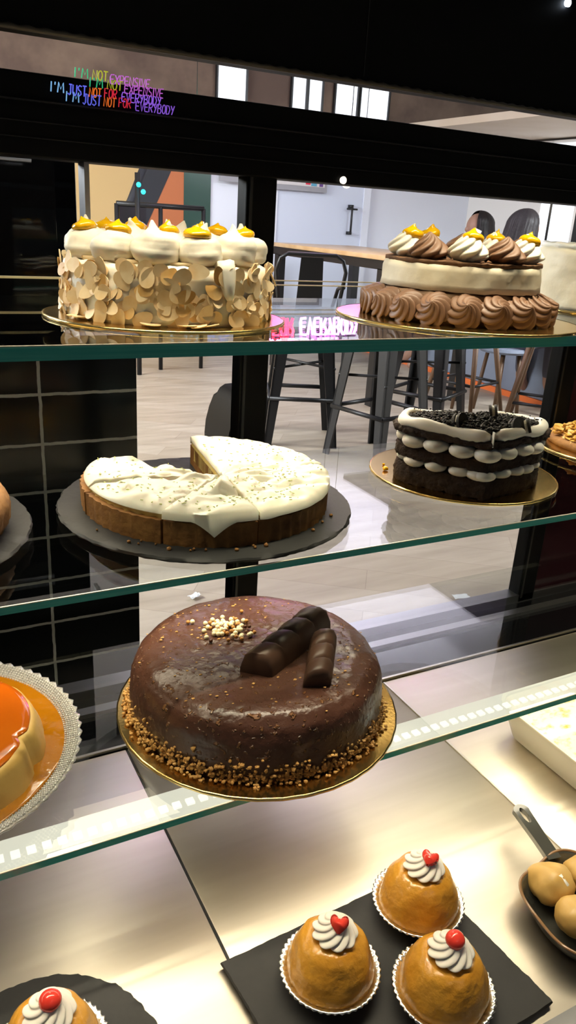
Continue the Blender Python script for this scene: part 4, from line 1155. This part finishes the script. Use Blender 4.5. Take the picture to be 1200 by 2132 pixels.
slab('slate_board', 'rectangular slate board under three rum babas', SQ, ZD, .008, 3)
slate_disc('slate_board', 'round slate board under the lone rum baba at the lower left', .048, .455, ZD, .108, .008, 9)
def baba(label, x, y, rz, heart_cherry, seed):
    t = thing('rum_baba', label, 'pastry', (x, y, ZD + .008), rz, 'rum babas in foil cups')
    def fo(a, r, z): return (r + (.0009 * math.sin(a * 46) if z > .004 and r > .03 else 0), z + (.0005 * math.sin(a * 46 + 1) if r > .043 else 0))
    obj('foil_cup', lathe(dense([(0, 0), (.034, 0), (.0425, .014), (.0485, .0165), (.0492, .0180), (.0480, .0190), (.0420, .0165), (.0338, .0015), (0, .0012)], .0022), 184, mod=fo), M['foil'], t)
    prof = dense([(0, .002), (.036, .003), (.0415, .012), (.0425, .018), (.0413, .026), (.0388, .036), (.0350, .045), (.0306, .0530), (.0243, .0583), (.013, .0603), (0, .0605)], .0025)
    bm = lathe(prof, 72); wob(bm, .0016, 60, seed, .004); wob(bm, .0005, 220, seed, .004)
    obj('sponge', bm, M['baba'], t)
    cr_ = obj('cream_rosette', swirl(.0205, .0185, 9, 1.9, .17, tip=.25, belly=.2), M['piped'], t, loc=(.001, .0, .0590), rot=(.0, 0, seed))
    if heart_cherry:
        c = prism([(x_ * .078, y_ * .125 - .008) for x_, y_ in heart_outline(1.0)][::2], -.0035, .0035); 
        bmesh.ops.bevel(c, geom=c.edges[:], offset=.0012, segments=2, affect='EDGES')
        obj('cherry', c, M['cherry'], t, loc=(.001, -.006, .0765), rot=heart_cherry)
    else:
        obj('cherry', ball(BM(), (0, 0, 0), .0092, 3, (1, 1, .9), .06, 90), M['cherry'], t, loc=(.002, -.002, .078))
    return t
baba('rum baba with an upright red heart jelly, leftmost on the rectangular slate', .320, .441, 0, (D(48), 0, D(-36)), 1.2)
baba('rum baba at the back corner of the rectangular slate', .447, .470, .1, (D(20), 0, D(-60)), 2.9)
baba('rum baba with a round cherry at the front of the rectangular slate', .4085, .3775, .2, None, 4.4)
baba('rum baba alone on the round slate', .062, .474, .3, None, 6.1)

# ------------------------------------------------------------------ 9 tiramisu tub
t = thing('dessert_tub', 'milky rectangular tub of cream dessert dusted with cinnamon', 'dessert tub', (.858, .585, ZD))
def rr(w, d, r, n=8):
    out = []
    for cx, cy, a0 in ((w - r, d - r, 0), (-w + r, d - r, PI / 2), (-w + r, -d + r, PI), (w - r, -d + r, 3 * PI / 2)):
        for k in range(n + 1): a = a0 + k * PI / 2 / n; out.append((cx + r * math.cos(a), cy + r * math.sin(a)))
    return out
def loft(secs, cap0=True, cap1=True):
    bm = BM(); rows = [[bm.verts.new((x, y, z)) for x, y in o_] for o_, z in secs]; n = len(rows[0])
    for a, b in zip(rows, rows[1:]):
        for i in range(n): bm.faces.new((a[i], a[(i + 1) % n], b[(i + 1) % n], b[i]))
    if cap0: bm.faces.new(rows[0][::-1])
    if cap1: bm.faces.new(rows[-1])
    return bm
obj('tub', loft([(rr(.086, .084, .022), 0), (rr(.094, .092, .024), .006), (rr(.108, .106, .028), .050), (rr(.110, .108, .028), .058), (rr(.1125, .1105, .029), .0585), (rr(.1125, .1105, .029), .0605), (rr(.1085, .1065, .028), .0605), (rr(.106, .104, .027), .052)]), M['tub'], t, ang=50)
bm = BM(); ol_ = rr(.1075, .1055, .027, 8); rows = []
for f in (1, .9, .75, .55, .3, .08):
    rows.append([bm.verts.new((x * f, y * f, .0575 + .0035 * noise.noise(Vector((x * f * 40, y * f * 40, 1))) + (.0 if f == 1 else .001))) for x, y in ol_])
n = len(ol_)
for a, b in zip(rows, rows[1:]):
    for i in range(n): bm.faces.new((a[i], a[(i + 1) % n], b[(i + 1) % n], b[i]))
bm.faces.new(rows[-1])
obj('cream_topping', bm, M['custard'], t)

# ------------------------------------------------------------------ 10 small stoneware pan with dough balls
PN = (.612, .384)
pan = thing('serving_pan', 'small dark glazed pan with a wavy rim and looped handle', 'pan', (PN[0], PN[1], ZD))
def pmod(a, r, z): k = .055 * math.cos(5 * a + .6) * min(1, z / .02); return (r * (1 + k), z + (.002 * math.cos(5 * a + .6) if z > .03 else 0))
obj('bowl', lathe(dense([(0, 0), (.046, 0), (.056, .006), (.066, .026), (.071, .037), (.0685, .0375), (.062, .026), (.052, .009), (.044, .005), (0, .005)], .003), 120, mod=pmod), M['pan'], pan)
obj('rim', tube(BM(), [(.0698 * (1 + .055 * math.cos(5 * a + .6)) * math.cos(a), .0698 * (1 + .055 * math.cos(5 * a + .6)) * math.sin(a), .0372 + .002 * math.cos(5 * a + .6)) for a in [k * 2 * PI / 120 for k in range(120)]], .0017, 8, closed=True), M['panrim'], pan)
ha = math.atan2(.525 - .452, .618 - .604)
bm = BM(); out_o = [(0, -.0115), (.030, -.0085), (.055, -.0095), (.070, -.0100)] + [(.070 + .0110 * math.sin(a), -.0110 * math.cos(a)) for a in [k * PI / 12 for k in range(1, 12)]] + [(.070, .0100), (.055, .0095), (.030, .0085), (0, .0115)]
hole = [(.064 + .0125 * math.cos(a) * 1.0, .0048 * math.sin(a)) for a in [k * 2 * PI / 24 for k in range(24)]]
def ring_handle():
    bm = BM(); n = 48
    cx = .040
    def outer(a):
        d = Vector((math.cos(a), math.sin(a))); best = None
        m_ = len(out_o)
        o_ = Vector((.064, 0))
        for i in range(m_):
            p, q = Vector(out_o[i]) - o_, Vector(out_o[(i + 1) % m_]) - o_; e = q - p
            den = d.x * e.y - d.y * e.x
            if abs(den) < 1e-12: continue
            s = (p.x * e.y - p.y * e.x) / den; u = (p.x * d.y - p.y * d.x) / den
            if s > 0 and -1e-6 <= u <= 1 + 1e-6: best = s if best is None else max(best, s)
        return o_ + d * best
    A = [k * 2 * PI / n for k in range(n)]
    O = [outer(a) for a in A]; I = [Vector((.064 + .0115 * math.cos(a), .0044 * math.sin(a))) for a in A]
    T0 = [bm.verts.new((p.x, p.y, .004)) for p in O]; T1 = [bm.verts.new((p.x, p.y, .004)) for p in I]
    B0 = [bm.verts.new((p.x, p.y, -.004)) for p in O]; B1 = [bm.verts.new((p.x, p.y, -.004)) for p in I]
    for i in range(n):
        j = (i + 1) % n
        bm.faces.new((T0[i], T0[j], T1[j], T1[i])); bm.faces.new((B0[j], B0[i], B1[i], B1[j])); bm.faces.new((T0[j], T0[i], B0[i], B0[j])); bm.faces.new((T1[i], T1[j], B1[j], B1[i]))
    bmesh.ops.bevel(bm, geom=[e for e in bm.edges if len(e.link_faces) == 2 and e.calc_face_angle(0) > .8], offset=.0014, segments=2, affect='EDGES')
    return bm
h = obj('handle', ring_handle(), M['pan'], pan, ang=40); h.matrix_local = Matrix.Translation((.064 * math.cos(ha), .064 * math.sin(ha), .034)) @ Matrix.Rotation(ha, 4, 'Z') @ Matrix.Rotation(D(-7), 4, 'Y')
balls = [(-.017, .040, .0235, (1.0, 1.15, .9), 'tall dough ball with white icing beside the pan handle'), (-.024, -.006, .0225, (1.05, .95, .9), 'smooth round dough ball at the near rim of the pan'),
         (.032, .036, .022, (1, 1, .85), 'dough ball behind the iced one in the pan'), (.022, -.008, .022, (1, 1, .85), 'dough ball in the middle of the pan'), (.004, -.044, .021, (1, 1, .85), 'dough ball at the front rim of the pan'), (.046, -.040, .019, (1, 1, .85), 'dough ball at the far right rim of the pan')]
for k, (x, y, r, sq, lb) in enumerate(balls):
    t = thing('dough_ball', lb, 'pastry', (PN[0] + x, PN[1] + y, ZD + .0062), 0, 'fried dough balls in the small pan')
    bm = ball(BM(), (0, 0, r * sq[2]), r, 4, sq); wob(bm, .005, 42, k * 3.1); wob(bm, .0012, 130, k); obj('dough', bm, M['dough'], t)
    if k in (0, 3):
        g = BM(); tube(g, [(-.001, -r * .35, r * sq[2] * 1.93), (.001, -r * .75, r * sq[2] * 1.62), (.001, -r * .98, r * sq[2] * 1.25)], [.0035, .0042, .002], 10); wob(g, .001, 200); obj('icing', g, M['sugar'], t)

pan.scale = (1, 1, .8)
# ------------------------------------------------------------------ light
WARM = (1, .86, .62); COOL = (.93, .95, 1)
def strip(loc, rot, power, sy=.02, spread=110):
    o = area('case_lamp', loc, rot, 2.3, sy, power, WARM); o.data.spread = D(spread)  # also makes the added unseen lamp under the middle shelf
strip((.5, .70, 1.635), (D(-8), 0, 0), 9, .03, 90)
strip((.5, .965, ZT - .02), (D(-32), 0, 0), 4.0)
strip((.5, .775, ZM - .02), (D(0), 0, 0), 3.5, .06)  # unseen lamp, placed so its reflection lies along the strip below
strip((.5, .578, ZB - .018), (0, 0, 0), 1.5, .02, 170)
area('ceiling_lamp', (-1.6, 4.6, 2.5), (D(0), D(-25), 0), 2.2, 3.0, 950, COOL)
area('ceiling_lamp', (5.2, 2.4, 2.5), (D(25), 0, 0), 1.2, 1.2, 260, COOL)
area('ceiling_fill', (2.6, 4.4, 2.25), (PI, 0, 0), 2.0, 2.0, 75, (.84, .78, 1))  # unseen tinted fill added to brighten the ceiling that the middle shelf mirrors
area('room_lamp', (.3, -1.6, 2.6), (D(-35), 0, 0), 1.2, 1.2, 14, (1, .93, .85))
w = bpy.data.worlds.new('world'); SC.world = w; w.use_nodes = True
w.node_tree.nodes['Background'].inputs[0].default_value = (.8, .85, 1, 1); w.node_tree.nodes['Background'].inputs[1].default_value = .05
SC.view_settings.view_transform = 'Standard'; SC.view_settings.look = 'None'; SC.view_settings.gamma = 1; SC.view_settings.exposure = 0
SC.view_settings.use_curve_mapping = False
SC.cycles.transparent_max_bounces = 24; SC.cycles.max_bounces = 10; SC.cycles.glossy_bounces = 6; SC.cycles.transmission_bounces = 8
SC.cycles.sample_clamp_indirect = 6; SC.cycles.use_denoising = True
